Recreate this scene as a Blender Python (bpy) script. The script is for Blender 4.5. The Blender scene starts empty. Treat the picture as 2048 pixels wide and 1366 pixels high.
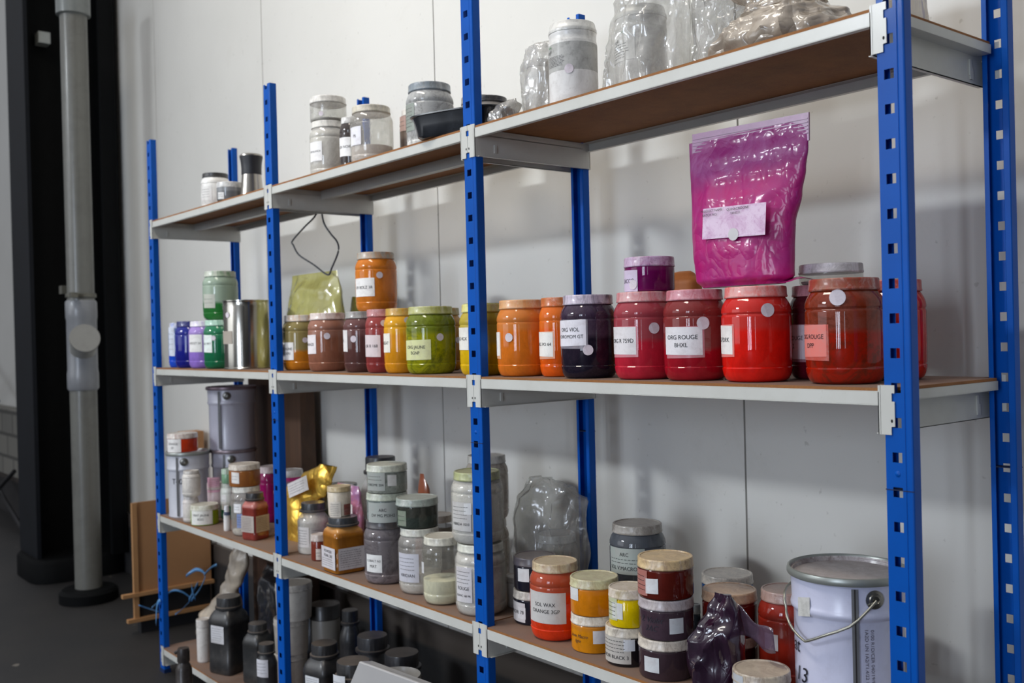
import bpy, bmesh, math, random
from mathutils import Vector, Matrix, noise
PI = math.pi
random.seed(7)
SC = bpy.context.scene
COL = SC.collection

# ------------------------------------------------------------------ camera
cam_d = bpy.data.cameras.new('camera')
cam = bpy.data.objects.new('camera', cam_d); COL.objects.link(cam)
yaw, pitch, roll = math.radians(50.7349), math.radians(-.3673), math.radians(-1.4065)
fw = Vector((-math.sin(yaw)*math.cos(pitch), math.cos(yaw)*math.cos(pitch), math.sin(pitch)))
rt = Vector((math.cos(yaw), math.sin(yaw), 0)); up = rt.cross(fw)
R_ = math.cos(roll)*rt + math.sin(roll)*up
U_ = -math.sin(roll)*rt + math.cos(roll)*up
m = Matrix((R_, U_, -fw)).transposed().to_4x4()
m.translation = Vector((.7607, -1.3305, 1.2355))
cam.matrix_world = m
cam_d.sensor_width = 36; cam_d.lens = 1995.45/2048*36
cam_d.clip_start = .05
cam_d.dof.use_dof = True; cam_d.dof.focus_distance = 1.85; cam_d.dof.aperture_fstop = 5.2
SC.camera = cam

# ------------------------------------------------------------------ world, lamps, exposure
w = bpy.data.worlds.new('hall_air'); SC.world = w; w.use_nodes = True
_n, _l = w.node_tree.nodes, w.node_tree.links
_bg = _n['Background']; _bg.inputs[1].default_value = 1.0
_tc = _n.new('ShaderNodeTexCoord'); _sp = _n.new('ShaderNodeSeparateXYZ'); _l.new(_tc.outputs['Generated'], _sp.inputs[0])
_rz = _n.new('ShaderNodeMapRange'); _rz.inputs[1].default_value = .02; _rz.inputs[2].default_value = 1.0
_rz.inputs[3].default_value = .10; _rz.inputs[4].default_value = .95; _l.new(_sp.outputs[2], _rz.inputs[0])
_rx = _n.new('ShaderNodeMapRange'); _rx.inputs[1].default_value = -.2; _rx.inputs[2].default_value = .95
_rx.inputs[3].default_value = 1.05; _rx.inputs[4].default_value = .22; _l.new(_sp.outputs[0], _rx.inputs[0])
_mu = _n.new('ShaderNodeMath'); _mu.operation = 'MULTIPLY'; _l.new(_rz.outputs[0], _mu.inputs[0]); _l.new(_rx.outputs[0], _mu.inputs[1])
_mc = _n.new('ShaderNodeMix'); _mc.data_type = 'RGBA'; _mc.blend_type = 'MULTIPLY'; _mc.inputs[0].default_value = 1
_mc.inputs[6].default_value = (.92, .94, 1, 1); _l.new(_mu.outputs[0], _mc.inputs[7]); _l.new(_mc.outputs[2], _bg.inputs[0])
SC.view_settings.view_transform = 'Standard'; SC.view_settings.look = 'None'
SC.view_settings.exposure = 0; SC.view_settings.gamma = 1
SC.view_settings.use_curve_mapping = False

def lamp(name, loc, target, sx, sy, power, col, spread=180):
    d = bpy.data.lights.new(name, 'AREA'); d.shape = 'RECTANGLE'; d.size = sx; d.size_y = sy
    d.energy = power; d.color = col; d.spread = math.radians(spread)
    o = bpy.data.objects.new(name, d); COL.objects.link(o)
    o.location = loc
    q = (Vector(target)-Vector(loc)).to_track_quat('-Z', 'Y'); o.rotation_euler = q.to_euler()
    return o
WARM, COOL = (1, .92, .80), (.88, .94, 1)
lamp('ceiling_lamp_near', (-1.7, -1.7, 4.9), (-1.2, .4, 1.9), 2.6, .4, 47, WARM, 130)
lamp('roof_light', (-3.9, -6.4, 4.2), (-1.9, .4, 1.9), 1.35, .42, 22, COOL, 50)
lamp('added_soft_fill', (-5.5, -7.5, 2.6), (-1.8, .4, 1.4), 5.0, 3.0, 85, (.88, .93, 1))  # added broad fill out of view, lifts the shelf bays; not an actual door
for i, (x, y, p) in enumerate(((1.3, -9, 70), (2.2, -9, 110), (2.9, -9, 60), (5.2, -8.2, 18))):
    lamp('tall_window', (x, y, 1.9), (-.5, .4, 1.2), .28, 3.2, p, (.74, .84, 1))

# ------------------------------------------------------------------ materials
def lin(h):
    h = h.lstrip('#'); c = [int(h[i:i+2], 16)/255 for i in (0, 2, 4)]
    return tuple((x/12.92 if x <= .04045 else ((x+.055)/1.055)**2.4) for x in c) + (1,)
MC = {}
class NT:
    def __init__(s, name):
        s.m = bpy.data.materials.new(name); s.m.use_nodes = True
        s.n = s.m.node_tree.nodes; s.l = s.m.node_tree.links; s.n.clear()
        s.out = s.n.new('ShaderNodeOutputMaterial')
        s.tc = s.n.new('ShaderNodeTexCoord')
    def node(s, t, **k):
        x = s.n.new(t)
        for a, b in k.items(): setattr(x, a, b)
        return x
    def link(s, a, b): s.l.new(a, b)
    def noise(s, scale, detail=4, rough=.6, dist=0, vec=None, stretch=None):
        x = s.n.new('ShaderNodeTexNoise'); x.inputs['Scale'].default_value = scale
        x.inputs['Detail'].default_value = detail; x.inputs['Roughness'].default_value = rough
        x.inputs['Distortion'].default_value = dist
        v = vec or s.tc.outputs['Object']
        if stretch:
            mp = s.n.new('ShaderNodeMapping'); mp.inputs['Scale'].default_value = stretch
            s.link(v, mp.inputs['Vector']); v = mp.outputs['Vector']
        s.link(v, x.inputs['Vector'])
        return x.outputs['Fac']
    def ramp(s, fac, *stops):
        r = s.n.new('ShaderNodeValToRGB'); e = r.color_ramp.elements
        while len(e) < len(stops): e.new(.5)
        for i, (p, c) in enumerate(stops):
            e[i].position = p
            e[i].color = c if isinstance(c, tuple) else (lin(c) if isinstance(c, str) else (c, c, c, 1))
        s.link(fac, r.inputs[0]); return r.outputs[0]
    def mix(s, fac, a, b, mode='MIX'):
        x = s.n.new('ShaderNodeMix'); x.data_type = 'RGBA'; x.blend_type = mode
        for i, v in ((0, fac), (6, a), (7, b)):
            if isinstance(v, (int, float)) and i == 0: x.inputs[0].default_value = v
            elif isinstance(v, str): x.inputs[i].default_value = lin(v)
            elif isinstance(v, tuple): x.inputs[i].default_value = v
            else: s.link(v, x.inputs[i])
        return x.outputs[2]
    def math(s, op, a, b=0, c=0):
        x = s.n.new('ShaderNodeMath'); x.operation = op
        for i, v in enumerate((a, b, c)):
            if isinstance(v, (int, float)): x.inputs[i].default_value = v
            else: s.link(v, x.inputs[i])
        return x.outputs[0]
    def bsdf(s, col, rough=.5, metal=0, coat=0, coat_r=.1, spec=.5, bump=None, bstr=.3, bdist=.002, trans=None):
        b = s.n.new('ShaderNodeBsdfPrincipled')
        if isinstance(col, str): col = lin(col)
        if isinstance(col, tuple): b.inputs['Base Color'].default_value = col
        else: s.link(col, b.inputs['Base Color'])
        if isinstance(rough, (int, float)): b.inputs['Roughness'].default_value = rough
        else: s.link(rough, b.inputs['Roughness'])
        b.inputs['Metallic'].default_value = metal
        b.inputs['Coat Weight'].default_value = coat; b.inputs['Coat Roughness'].default_value = coat_r
        b.inputs['Specular IOR Level'].default_value = spec
        if bump is not None:
            bp = s.n.new('ShaderNodeBump'); bp.inputs['Strength'].default_value = bstr
            bp.inputs['Distance'].default_value = bdist
            s.link(bump, bp.inputs['Height']); s.link(bp.outputs[0], b.inputs['Normal'])
            if coat: s.link(bp.outputs[0], b.inputs['Coat Normal'])
        return b.outputs[0]
    def crease(s, sc):
        """sharp fold lines: absolute value of distorted noise, two sizes, stretched differently"""
        out = None
        for i, (k, wt, st) in enumerate(((.5, 1.0, (1, 1, .55)), (1.3, .45, (1.3, 1, 1)), (3.2, .14, (1, 1, 1)))):
            n = s.noise(sc*k, 1, .3, .35, stretch=st)
            a = s.math('POWER', s.math('ABSOLUTE', s.math('SUBTRACT', n, .5)), .75)
            a = s.math('MULTIPLY', a, wt)
            out = a if out is None else s.math('ADD', out, a)
        return out
    def done(s, sh):
        s.link(sh, s.out.inputs[0]); return s.m

def plain(name, col, rough=.5, metal=0, coat=0, var=.12, scale=30):
    k = ('plain', col, rough, metal, coat, var, scale)
    if k not in MC:
        t = NT(name); c = lin(col); d = tuple(v*(1-var*2.2) for v in c[:3])+(1,)
        MC[k] = t.done(t.bsdf(t.mix(t.noise(scale), c, d), rough, metal, coat))
    return MC[k]
def stained(col, dark='5A4A40', amt=.5, rough=.45, scale=26, coat=.3, spec=.5):
    """plastic or paint with patchy dust and wear stains"""
    k = ('stained', col, dark, amt, rough, scale, coat, spec)
    if k not in MC:
        t = NT('stained_plastic_'+col)
        f = t.ramp(t.noise(scale, 6, .7, .6), (.46, 0.0), (.72, amt))
        f2 = t.ramp(t.noise(scale*5, 3, .7), (.55, 0.0), (.8, amt*.7))
        c = t.mix(f, col, dark); c = t.mix(f2, c, dark)
        MC[k] = t.done(t.bsdf(c, rough, coat=coat, coat_r=.2, spec=spec))
    return MC[k]
def dusty_lid(col, tint):
    """lid: worn plastic, pigment rubbed in, pale dust lying on the upper face"""
    k = ('lid', col, tint)
    if k not in MC:
        t = NT('lid_'+col)
        f = t.ramp(t.noise(34, 6, .75, .8, stretch=(1, 1, .5)), (.40, 0.0), (.62, .8))
        c = t.mix(f, col, tint)
        f3 = t.ramp(t.noise(120, 3, .6, 1.0), (.62, 0.0), (.72, .5)); c = t.mix(f3, c, '4A3C36')
        lt = tuple(.45*x+.55*y for x, y in zip(lin(col)[:3], lin('E6E0DC')[:3]))+(1,)
        c = t.mix(t.ramp(t.noise(24, 5, .75, 1.2, stretch=(1, 1, .7)), (.50, 0.0), (.68, .6)), c, lt) if max(lin(col)[:3]) > .1 else c
        g = t.node('ShaderNodeNewGeometry'); sx = t.node('ShaderNodeSeparateXYZ')
        t.link(g.outputs['True Normal'], sx.inputs[0])
        top = t.math('MULTIPLY', t.math('GREATER_THAN', sx.outputs[2], .8), t.ramp(t.noise(22, 5, .7), (.3, .35), (.7, .85)))
        b = lin(col); dust = tuple(.5*x+.5*y for x, y in zip(b[:3], lin('8E8074')[:3]))+(1,)
        c = t.mix(top, c, dust)
        MC[k] = t.done(t.bsdf(c, .42, coat=.25, coat_r=.15))
    return MC[k]
def powder_jar(low, high, fill, h, streak=.5, speck=None):
    """clear jar wall coated inside with pigment: packed powder below the fill line, thin dusting above"""
    k = ('pj', low, high, fill, round(h, 2), streak, speck)
    if k not in MC:
        t = NT('pigment_'+low)
        sep = t.node('ShaderNodeSeparateXYZ'); t.link(t.tc.outputs['Object'], sep.inputs[0])
        z = t.math('ADD', sep.outputs[2], t.math('MULTIPLY', t.math('SUBTRACT', t.noise(14, 3), .5), h*.10))
        f = t.ramp(t.math('DIVIDE', z, h), (max(0.001, fill-.03), 0.0), (fill+.03, 1.0))
        hl = lin(high); hi2 = tuple(x*.74+.26*y for x, y in zip(hl[:3], lin('8A8078')[:3]))+(1,)
        n = t.ramp(t.noise(20, 6, .7, .7, stretch=(1, 1, .45)), (.40, 0.0), (.72, 1.0))
        hic = t.mix(t.math('MULTIPLY', n, streak), hl, hi2)
        ll = lin(low); lo2 = tuple(x*.60 for x in ll[:3])+(1,)
        n2 = t.ramp(t.noise(38, 7, .75, .5, stretch=(1, 1, .55)), (.42, 0.0), (.72, .75))
        loc = t.mix(n2, ll, lo2)
        c = t.mix(f, loc, hic)
        if speck:
            c = t.mix(t.ramp(t.noise(16, 7, .8, 1.4), (.48, 0.0), (.60, .75)), c, speck)
            c = t.mix(t.ramp(t.noise(60, 5, .8, .6), (.56, 0.0), (.68, .6)), c, speck)
        MC[k] = t.done(t.bsdf(c, .55, coat=.8, coat_r=.05, spec=.0))
    return MC[k]
def film(name, tint, dust, dustcol='CFCBC6', rough=.08, bump=0, bscale=8, gloss=.12):
    """clear plastic wall or film: see-through with sheen and a veil of powder"""
    k = ('film', name, tint, dust, dustcol, bump, gloss)
    if k not in MC:
        t = NT(name)
        tr = t.node('ShaderNodeBsdfTransparent'); tr.inputs[0].default_value = lin(tint)
        gl = t.node('ShaderNodeBsdfGlossy'); gl.inputs['Roughness'].default_value = rough
        di = t.node('ShaderNodeBsdfDiffuse'); di.inputs[0].default_value = lin(dustcol)
        if bump:
            hgt = t.crease(bscale)
            bp = t.node('ShaderNodeBump'); bp.inputs['Strength'].default_value = bump; bp.inputs['Distance'].default_value = .02
            t.link(hgt, bp.inputs['Height'])
            t.link(bp.outputs[0], gl.inputs['Normal']); t.link(bp.outputs[0], di.inputs['Normal'])
        f = t.ramp(t.noise(11, 5, .7, .5), (.3, dust*.45), (.75, min(1, dust*1.5)))
        m1 = t.node('ShaderNodeMixShader'); t.link(f, m1.inputs[0]); t.link(tr.outputs[0], m1.inputs[1]); t.link(di.outputs[0], m1.inputs[2])
        lw = t.node('ShaderNodeLayerWeight'); lw.inputs[0].default_value = .25
        if bump: t.link(bp.outputs[0], lw.inputs['Normal'])
        ff = t.math('ADD', t.math('MULTIPLY', lw.outputs['Facing'], .22), gloss)
        m2 = t.node('ShaderNodeMixShader'); t.link(ff, m2.inputs[0]); t.link(m1.outputs[0], m2.inputs[1]); t.link(gl.outputs[0], m2.inputs[2])
        MC[k] = t.done(m2.outputs[0])
    return MC[k]
def crumple(name, c1, c2, metal=0, rough=.25, bscale=9, bstr=.8, coat=1, nscale=9, c3=None):
    """opaque creased film: coloured powder behind plastic, or foil"""
    k = ('crumple', name)
    if k not in MC:
        t = NT(name)
        c = t.mix(t.ramp(t.noise(nscale, 6, .65, .8), (.38, 0.0), (.66, 1.0)), c1, c2)
        if c3: c = t.mix(t.ramp(t.noise(nscale*2.5, 6, .7, 1.5), (.56, 0.0), (.70, .6)), c, c3)
        hgt = t.crease(bscale)
        MC[k] = t.done(t.bsdf(c, rough, metal, coat, .1, bump=hgt, bstr=bstr, bdist=.02))
    return MC[k]

# ------------------------------------------------------------------ mesh helpers
def put(name, verts, faces, mat, parent=None, smooth=None, loc=None):
    me = bpy.data.meshes.new(name); me.from_pydata([tuple(v) for v in verts], [], faces); me.update()
    if mat: me.materials.append(mat)
    if smooth is not None:
        me.shade_smooth(); me.set_sharp_from_angle(angle=math.radians(smooth))
    o = bpy.data.objects.new(name, me); COL.objects.link(o)
    if parent: o.parent = parent
    if loc: o.location = loc
    return o
def tag(o, label, cat, group=None):
    o['label'] = label; o['category'] = cat
    if group: o['group'] = group
    return o
def thing(name, label, cat, loc=(0, 0, 0), rot=(0, 0, 0), group=None):
    o = bpy.data.objects.new(name, None); COL.objects.link(o); o.empty_display_size = .05
    o.location = loc; o.rotation_euler = rot
    return tag(o, label, cat, group)
def struct(o): o['kind'] = 'structure'; return o
class MB:
    def __init__(s): s.v = []; s.f = []
    def box(s, x0, x1, y0, y1, z0, z1, rot=None, org=None):
        b = len(s.v); P = [Vector((x, y, z)) for x in (x0, x1) for y in (y0, y1) for z in (z0, z1)]
        if rot: P = [rot @ (p-Vector(org)) + Vector(org) for p in P]
        s.v += P
        s.f += [tuple(b+i for i in q) for q in ((0, 1, 3, 2), (4, 6, 7, 5), (0, 4, 5, 1), (2, 3, 7, 6), (0, 2, 6, 4), (1, 5, 7, 3))]
        return s
    def lathe(s, prof, n=40, c=(0, 0), sup=None, closeb=True, closet=True, rad=1):
        """prof: list of (r, z); sup: exponent giving a rounded-square section"""
        b = len(s.v)
        for r, z in prof:
            for i in range(n):
                a = 2*PI*i/n; ca, sa = math.cos(a), math.sin(a); q = 1
                if sup: q = (abs(ca)**sup+abs(sa)**sup)**(-1/sup)
                s.v.append((c[0]+r*q*ca, c[1]+r*q*sa, z))
        for k in range(len(prof)-1):
            for i in range(n):
                j = (i+1) % n
                s.f.append((b+k*n+i, b+k*n+j, b+(k+1)*n+j, b+(k+1)*n+i))
        if closeb: s.f.append(tuple(b+i for i in reversed(range(n))))
        if closet: s.f.append(tuple(b+(len(prof)-1)*n+i for i in range(n)))
        return s
    def tube(s, pts, r, n=8):
        b = len(s.v); pts = [Vector(p) for p in pts]
        for k, p in enumerate(pts):
            d = (pts[min(k+1, len(pts)-1)]-pts[max(k-1, 0)]).normalized()
            a = d.cross(Vector((0, 0, 1)) if abs(d.z) < .9 else Vector((1, 0, 0))).normalized(); c = d.cross(a)
            for i in range(n):
                t = 2*PI*i/n; s.v.append(p+a*(r*math.cos(t))+c*(r*math.sin(t)))
        for k in range(len(pts)-1):
            for i in range(n):
                j = (i+1) % n; s.f.append((b+k*n+i, b+k*n+j, b+(k+1)*n+j, b+(k+1)*n+i))
        s.f.append(tuple(b+i for i in reversed(range(n)))); s.f.append(tuple(b+(len(pts)-1)*n+i for i in range(n)))
        return s
    def prism(s, poly, d0, d1, axis='y'):
        """extrude polygon [(a,b)] in XZ between y=d0 and y=d1 (or axis x: polygon in YZ)"""
        b = len(s.v); n = len(poly)
        for d in (d0, d1):
            for a, c in poly: s.v.append((a, d, c) if axis == 'y' else ((d, a, c) if axis == 'x' else (a, c, d)))
        for i in range(n):
            j = (i+1) % n; s.f.append((b+i, b+j, b+n+j, b+n+i))
        s.f.append(tuple(b+i for i in reversed(range(n)))); s.f.append(tuple(b+n+i for i in range(n)))
        return s
    def build(s, name, mat, parent=None, smooth=None, loc=None):
        o = put(name, s.v, s.f, mat, parent, smooth, loc)
        bm = bmesh.new(); bm.from_mesh(o.data); bmesh.ops.recalc_face_normals(bm, faces=bm.faces); bm.to_mesh(o.data); bm.free()
        if smooth is not None: o.data.set_sharp_from_angle(angle=math.radians(smooth))
        return o
def smooth_path(pts, n=6):
    P = [Vector(p) for p in pts]; out = []
    for i in range(len(P)-1):
        p0, p1, p2, p3 = P[max(i-1, 0)], P[i], P[i+1], P[min(i+2, len(P)-1)]
        for k in range(n):
            t = k/n
            out.append(.5*((2*p1)+(p2-p0)*t+(2*p0-5*p1+4*p2-p3)*t*t+(3*p1-p0-3*p2+p3)*t**3))
    return out+[P[-1]]

# lettering: text outlines turned into thin meshes and bent onto the surface they are printed on
_tx = {}
def text_mesh(s):
    if s not in _tx:
        cu = bpy.data.curves.new('lettering', 'FONT'); cu.body = s; cu.size = 1; cu.align_x = 'CENTER'; cu.resolution_u = 3
        ob = bpy.data.objects.new('lettering', cu); COL.objects.link(ob)
        dg = bpy.context.evaluated_depsgraph_get(); dg.update()
        me = bpy.data.meshes.new_from_object(ob.evaluated_get(dg))
        bm = bmesh.new(); bm.from_mesh(me); bmesh.ops.triangulate(bm, faces=bm.faces)
        V = [v.co.copy() for v in bm.verts]; F = [tuple(v.index for v in f.verts) for f in bm.faces]; bm.free()
        bpy.data.objects.remove(ob); bpy.data.curves.remove(cu); bpy.data.meshes.remove(me)
        x = [v.x for v in V] or [0]; _tx[s] = (V, F, (min(x)+max(x))/2, max(x)-min(x))
    return _tx[s]
INK = plain('black_ink', '1C1A1C', .6, var=0)
INK2 = plain('marker_ink', '20202C', .6, var=0)
def letter_rows(rows, hw, z0, z1, surf, parent, ink=None, maxh=.0078):
    """rows of text inside the label rectangle; '~' is a row of unreadable fine print; surf(a, z) -> point"""
    V, F = [], []; n = len(rows)
    if not n: return
    H = z1-z0; step = H/(n+.8); z = z1-step*.4
    real = all(r != '~' for r in rows)
    sizes = []
    for r in rows:
        if r == '~': sizes.append(0); continue
        v, f, cx, wd = text_mesh(r.lstrip('/')); sizes.append(min(step*.95, maxh/.7, 1.8*hw/max(wd, .1)))
    if real:
        step = min(step, max(sizes)*1.25); z = (z0+z1)/2+step*n/2
    for k, r in enumerate(rows):
        zc = z-step*(k+.5)
        if r == '~':
            rnd = random.Random(k*7+int(hw*1e5))
            for sub in (-.25, .25):
                x = -hw*.85
                while x < hw*.6:
                    w_ = rnd.uniform(.06, .2)*hw; hh = min(step*.07, .0005)
                    b = len(V); zz = zc+sub*step; V += [surf(x, zz-hh), surf(x+w_, zz-hh), surf(x+w_, zz+hh), surf(x, zz+hh)]
                    F.append((b, b+1, b+2, b+3)); x += w_+.05*hw
            continue
        v, f, cx, wd = text_mesh(r.lstrip('/')); size = sizes[k]; sh = .35 if r[0] == '/' else 0
        b = len(V); V += [surf((p.x-cx+sh*p.y)*size*.95, zc+(p.y-.35)*size) for p in v]; F += [tuple(b+i for i in q) for q in f]
    return put('lettering', V, F, ink or INK, parent)
def curved_patch(X0, hwdeg, z0, z1, r, n=14, skew=0):
    V, F = [], []
    for i in range(n+1):
        a = math.radians(X0-hwdeg+2*hwdeg*i/n)
        for z in (z0, z1): V.append((r*math.sin(a), -r*math.cos(a), z+skew*(i/n-.5)))
    for i in range(n): F.append((2*i, 2*i+2, 2*i+3, 2*i+1))
    return V, F
def add_label(parent, th, hw, z0, z1, rows, col, r, sq=None, skew=0, back=None):
    """paper label wrapped on a round wall of radius r (th: direction it faces, hw: half width in degrees)"""
    hwm = math.radians(hw)*r
    if col == '-':
        return letter_rows(rows, hwm, z0, z1, lambda a, z: ((r+.0006)*math.sin(math.radians(th)+a/r), -(r+.0006)*math.cos(math.radians(th)+a/r), z), parent, INK2, .014)
    V, F = curved_patch(th, hw, z0, z1, r+.0007, skew=skew)
    if back:
        V2, F2 = curved_patch(th+math.degrees(.0035/r), hw, z0-.0055, z1+.001, r+.0004, skew=-skew)
        put('old_label', V2, F2, stained(back, 'A89A98', .5, .6, 40, .3), parent, 60)
    lab = put('label', V, F, stained(col, 'A89A98', .35, .6, 40, .1), parent, 60)
    if rows:
        rr = r+.0011
        letter_rows(rows, hwm, z0, z1, lambda a, z: (rr*math.sin(math.radians(th)+a/r), -rr*math.cos(math.radians(th)+a/r), z), lab)
    return lab
def add_dot(parent, th, z, dr, r):
    V, F = [], []; n = 20; R = r+.0016
    for i in range(n):
        a = 2*PI*i/n; q = math.radians(th)+dr*math.cos(a)/R
        V.append((R*math.sin(q), -R*math.cos(q), z+dr*math.sin(a)))
    return put('round_sticker', V, [tuple(range(n))], stained('D9CFD6', 'A898A0', .4, .6, 60, 0), parent)
def flat_label(parent, name, org, ux, uz, w_, h_, col, rows=(), off=.0008, ink=None):
    """thin flat paper on a flat face; org = centre, ux/uz = unit directions along width and height"""
    org, ux, uz = Vector(org), Vector(ux).normalized(), Vector(uz).normalized(); nrm = ux.cross(uz)
    P = [org+nrm*off+ux*(sx*w_/2)+uz*(sz*h_/2) for sx, sz in ((-1, -1), (1, -1), (1, 1), (-1, 1))]
    lab = put(name, P, [(0, 1, 2, 3)], stained(col, '9A8C8C', .35, .6, 40, .1), parent)
    if rows:
        letter_rows(list(rows), w_/2, -h_/2, h_/2, lambda a, z: org+nrm*(off+.0005)+ux*a+uz*z, lab, ink)
    return lab

# ------------------------------------------------------------------ the hall
WY = .47
t = NT('sandwich_panel')
c = t.mix(t.ramp(t.noise(1.2, 5, .6), (.35, 0.0), (.7, 1.0)), 'D6D4CE', 'CDCBC5')
c = t.mix(t.ramp(t.noise(3.5, 7, .75, .5), (.60, 0.0), (.78, .22)), c, 'A9A194')
c = t.mix(t.ramp(t.noise(60, 2, .5), (.70, 0.0), (.78, .35)), c, '8F8A80')
wv = t.noise(40, 1, .3, 0, stretch=(1, 1, .004))
PANEL = t.done(t.bsdf(c, .5, coat=.15, coat_r=.3, bump=wv, bstr=.12, bdist=.002))
DARKGAP = plain('joint_shadow_gap', '55544F', .8)
b = MB()
joints = [-9.2, -7.72, -6.55, -5.38, -4.2, -2.995, -1.79, -.632, .53, 1.7, 2.9]
for a, q in zip(joints[:-1], joints[1:]): b.box(a+.0025, q-.0025, WY, WY+.06, 0, 4.6)
wall = struct(b.build('wall_back', PANEL))
b = MB()
b.box(-9.2, 2.9, WY+.012, WY+.05, 0.001, 4.59)
put('joint_backing', b.v, b.f, DARKGAP, wall)
t = NT('black_plinth')
c = t.mix(t.ramp(t.noise(5, 6, .7), (.4, 0.0), (.75, .8)), '1B1C1F', '3A3532')
sep = t.node('ShaderNodeSeparateXYZ'); t.link(t.tc.outputs['Object'], sep.inputs[0])
c = t.mix(t.ramp(sep.outputs[2], (.245, 0.0), (.26, .9)), c, '4A423C')
PLINTH = t.done(t.bsdf(c, .7))
b = MB().box(-9.2, 2.9, WY-.02, WY, 0, .325)
struct(b.build('baseboard_back', PLINTH))
t = NT('asphalt_floor')
c = t.mix(t.ramp(t.noise(2.2, 7, .7), (.35, 0.0), (.7, 1.0)), '1C1B1C', '282523')
c = t.mix(t.ramp(t.noise(60, 4, .7), (.6, 0.0), (.75, .4)), c, '5E5852')
c = t.mix(t.ramp(t.noise(9, 2, .5), (.735, 0.0), (.75, .5)), c, '8A8378')
FLOOR = t.done(t.bsdf(c, .62, bump=t.noise(90, 4, .7), bstr=.25, bdist=.002))
struct(put('floor', [(-12, -11, 0), (5, -11, 0), (5, WY, 0), (-12, WY, 0)], [(0, 1, 2, 3)], FLOOR))

# black steel column on the left with its concrete foot
BLACK = stained('08090A', '0E1012', .6, .6, 6, 0, .15)
col = thing('steel_column', 'wide black steel column standing against the pale wall, left edge', 'column', (-5.04, .24, 0))
b = MB(); b.box(-.20, .16, -.21, -.19, .12, 4.5); b.build('front_flange', stained('14171D', '0C0E12', .6, .55, 6, 0, .25), col)
b = MB(); b.box(-.012, .012, -.19, .18, .12, 4.5); b.build('web', BLACK, col)
b = MB(); b.box(-.18, .33, .18, .20, .12, 4.5); b.box(.30, .335, .12, .18, .12, 4.5); b.build('rear_flange', BLACK, col)
b = MB(); b.lathe([(.25, 0), (.25, .10), (.235, .12)], 36, (0.02, 0), sup=5); b.build('foot', stained('0A0B0C', '121314', .5, .7, 6, 0, .1), col, 40)
b = MB().box(.02, .10, -.12, -.06, 2.86, 2.92); b.build('junction_box', plain('pale_box', 'BFC2BC', .5), col)

GREY = stained('6E6E68', '565450', .5, .4, 9, .3)
pipe = thing('drain_pipe', 'grey plastic drain pipe with a capped branch in front of the black column', 'pipe', (-4.31, .12, 0))
b = MB(); b.lathe([(.062, .05), (.062, 1.03)], 32); b.lathe([(.062, 1.44), (.062, 2.84)], 32); b.build('pipe', GREY, pipe, 40)
b = MB(); b.lathe([(.066, 1.02), (.072, 1.03), (.072, 1.10), (.069, 1.12), (.069, 1.36), (.072, 1.37), (.072, 1.445), (.066, 1.455)], 32)
b.build('branch_socket', stained('84868A', '6E6E70', .4, .35, 9, .3), pipe, 40)
b = MB(); b.tube([(0, 0, 1.20), (.070, -.012, 1.245), (.100, -.018, 1.262)], .060, 28); b.tube([(.098, -.018, 1.262), (.130, -.024, 1.272)], .068, 28)
b.build('branch_cap', stained('8E8D88', '747270', .4, .35, 9, .3), pipe, 40)
b = MB(); b.lathe([(.068, 1.468), (.070, 1.47), (.070, 1.485), (.068, 1.487)], 28); b.box(.05, .095, -.07, -.04, 1.465, 1.49); b.box(-.11, -.06, -.07, -.04, 1.49, 1.53); b.build('pipe_clamp', plain('galvanised', '7C7A70', .4, .6), pipe, 40)
b = MB(); b.lathe([(.066, 2.83), (.078, 2.835), (.078, 2.93), (.066, 2.94)], 28); b.build('pipe_collar', stained('7A7E7C', '5E605E', .4, .35, 9, .3), pipe, 40)
b = MB(); b.lathe([(.135, 0), (.135, .045), (.12, .06), (.066, .062)], 32); b.build('base_collar', stained('0A0B0C', '121314', .5, .7, 6, 0, .1), pipe, 40)

blk = thing('block_wall', 'low rough concrete block wall beyond the black column', 'wall', (-7.4, .35, 0))
t = NT('concrete_blocks'); br = t.node('ShaderNodeTexBrick'); br.inputs['Scale'].default_value = 1.6
br.inputs['Color1'].default_value = lin('6A6862'); br.inputs['Color2'].default_value = lin('77746C'); br.inputs['Mortar'].default_value = lin('4A4844')
mp = t.node('ShaderNodeMapping'); mp.inputs['Rotation'].default_value = (PI/2, 0, 0); t.link(t.tc.outputs['Object'], mp.inputs[0]); t.link(mp.outputs[0], br.inputs[0])
MB().box(-1.6, 1.6, 0, .11, .34, .80).build('blocks', t.done(t.bsdf(br.outputs[0], .8, bump=t.noise(40), bstr=.4)), blk)
for i, (p0, p1) in enumerate((((-7.9, .30, 1.22), (-6.95, .30, .86)), ((-8.1, .27, .70), (-6.9, .27, 1.10)), ((-7.6, .27, -.0), (-6.4, .27, .42)), ((-7.6, .30, .42), (-6.3, .30, .02)))):
    br_ = MB().tube([p0, p1], .014, 8).build('brace_rod', plain('dark_steel', '2A2A2C', .5, .5))
    tag(br_, ['dark diagonal brace rod, upper one sloping down to the right', 'dark diagonal brace rod, upper one sloping down to the left', 'dark diagonal brace rod near the floor rising to the right', 'dark diagonal brace rod near the floor falling to the right'][i], 'rod', 'brace rods beyond the column')

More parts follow.
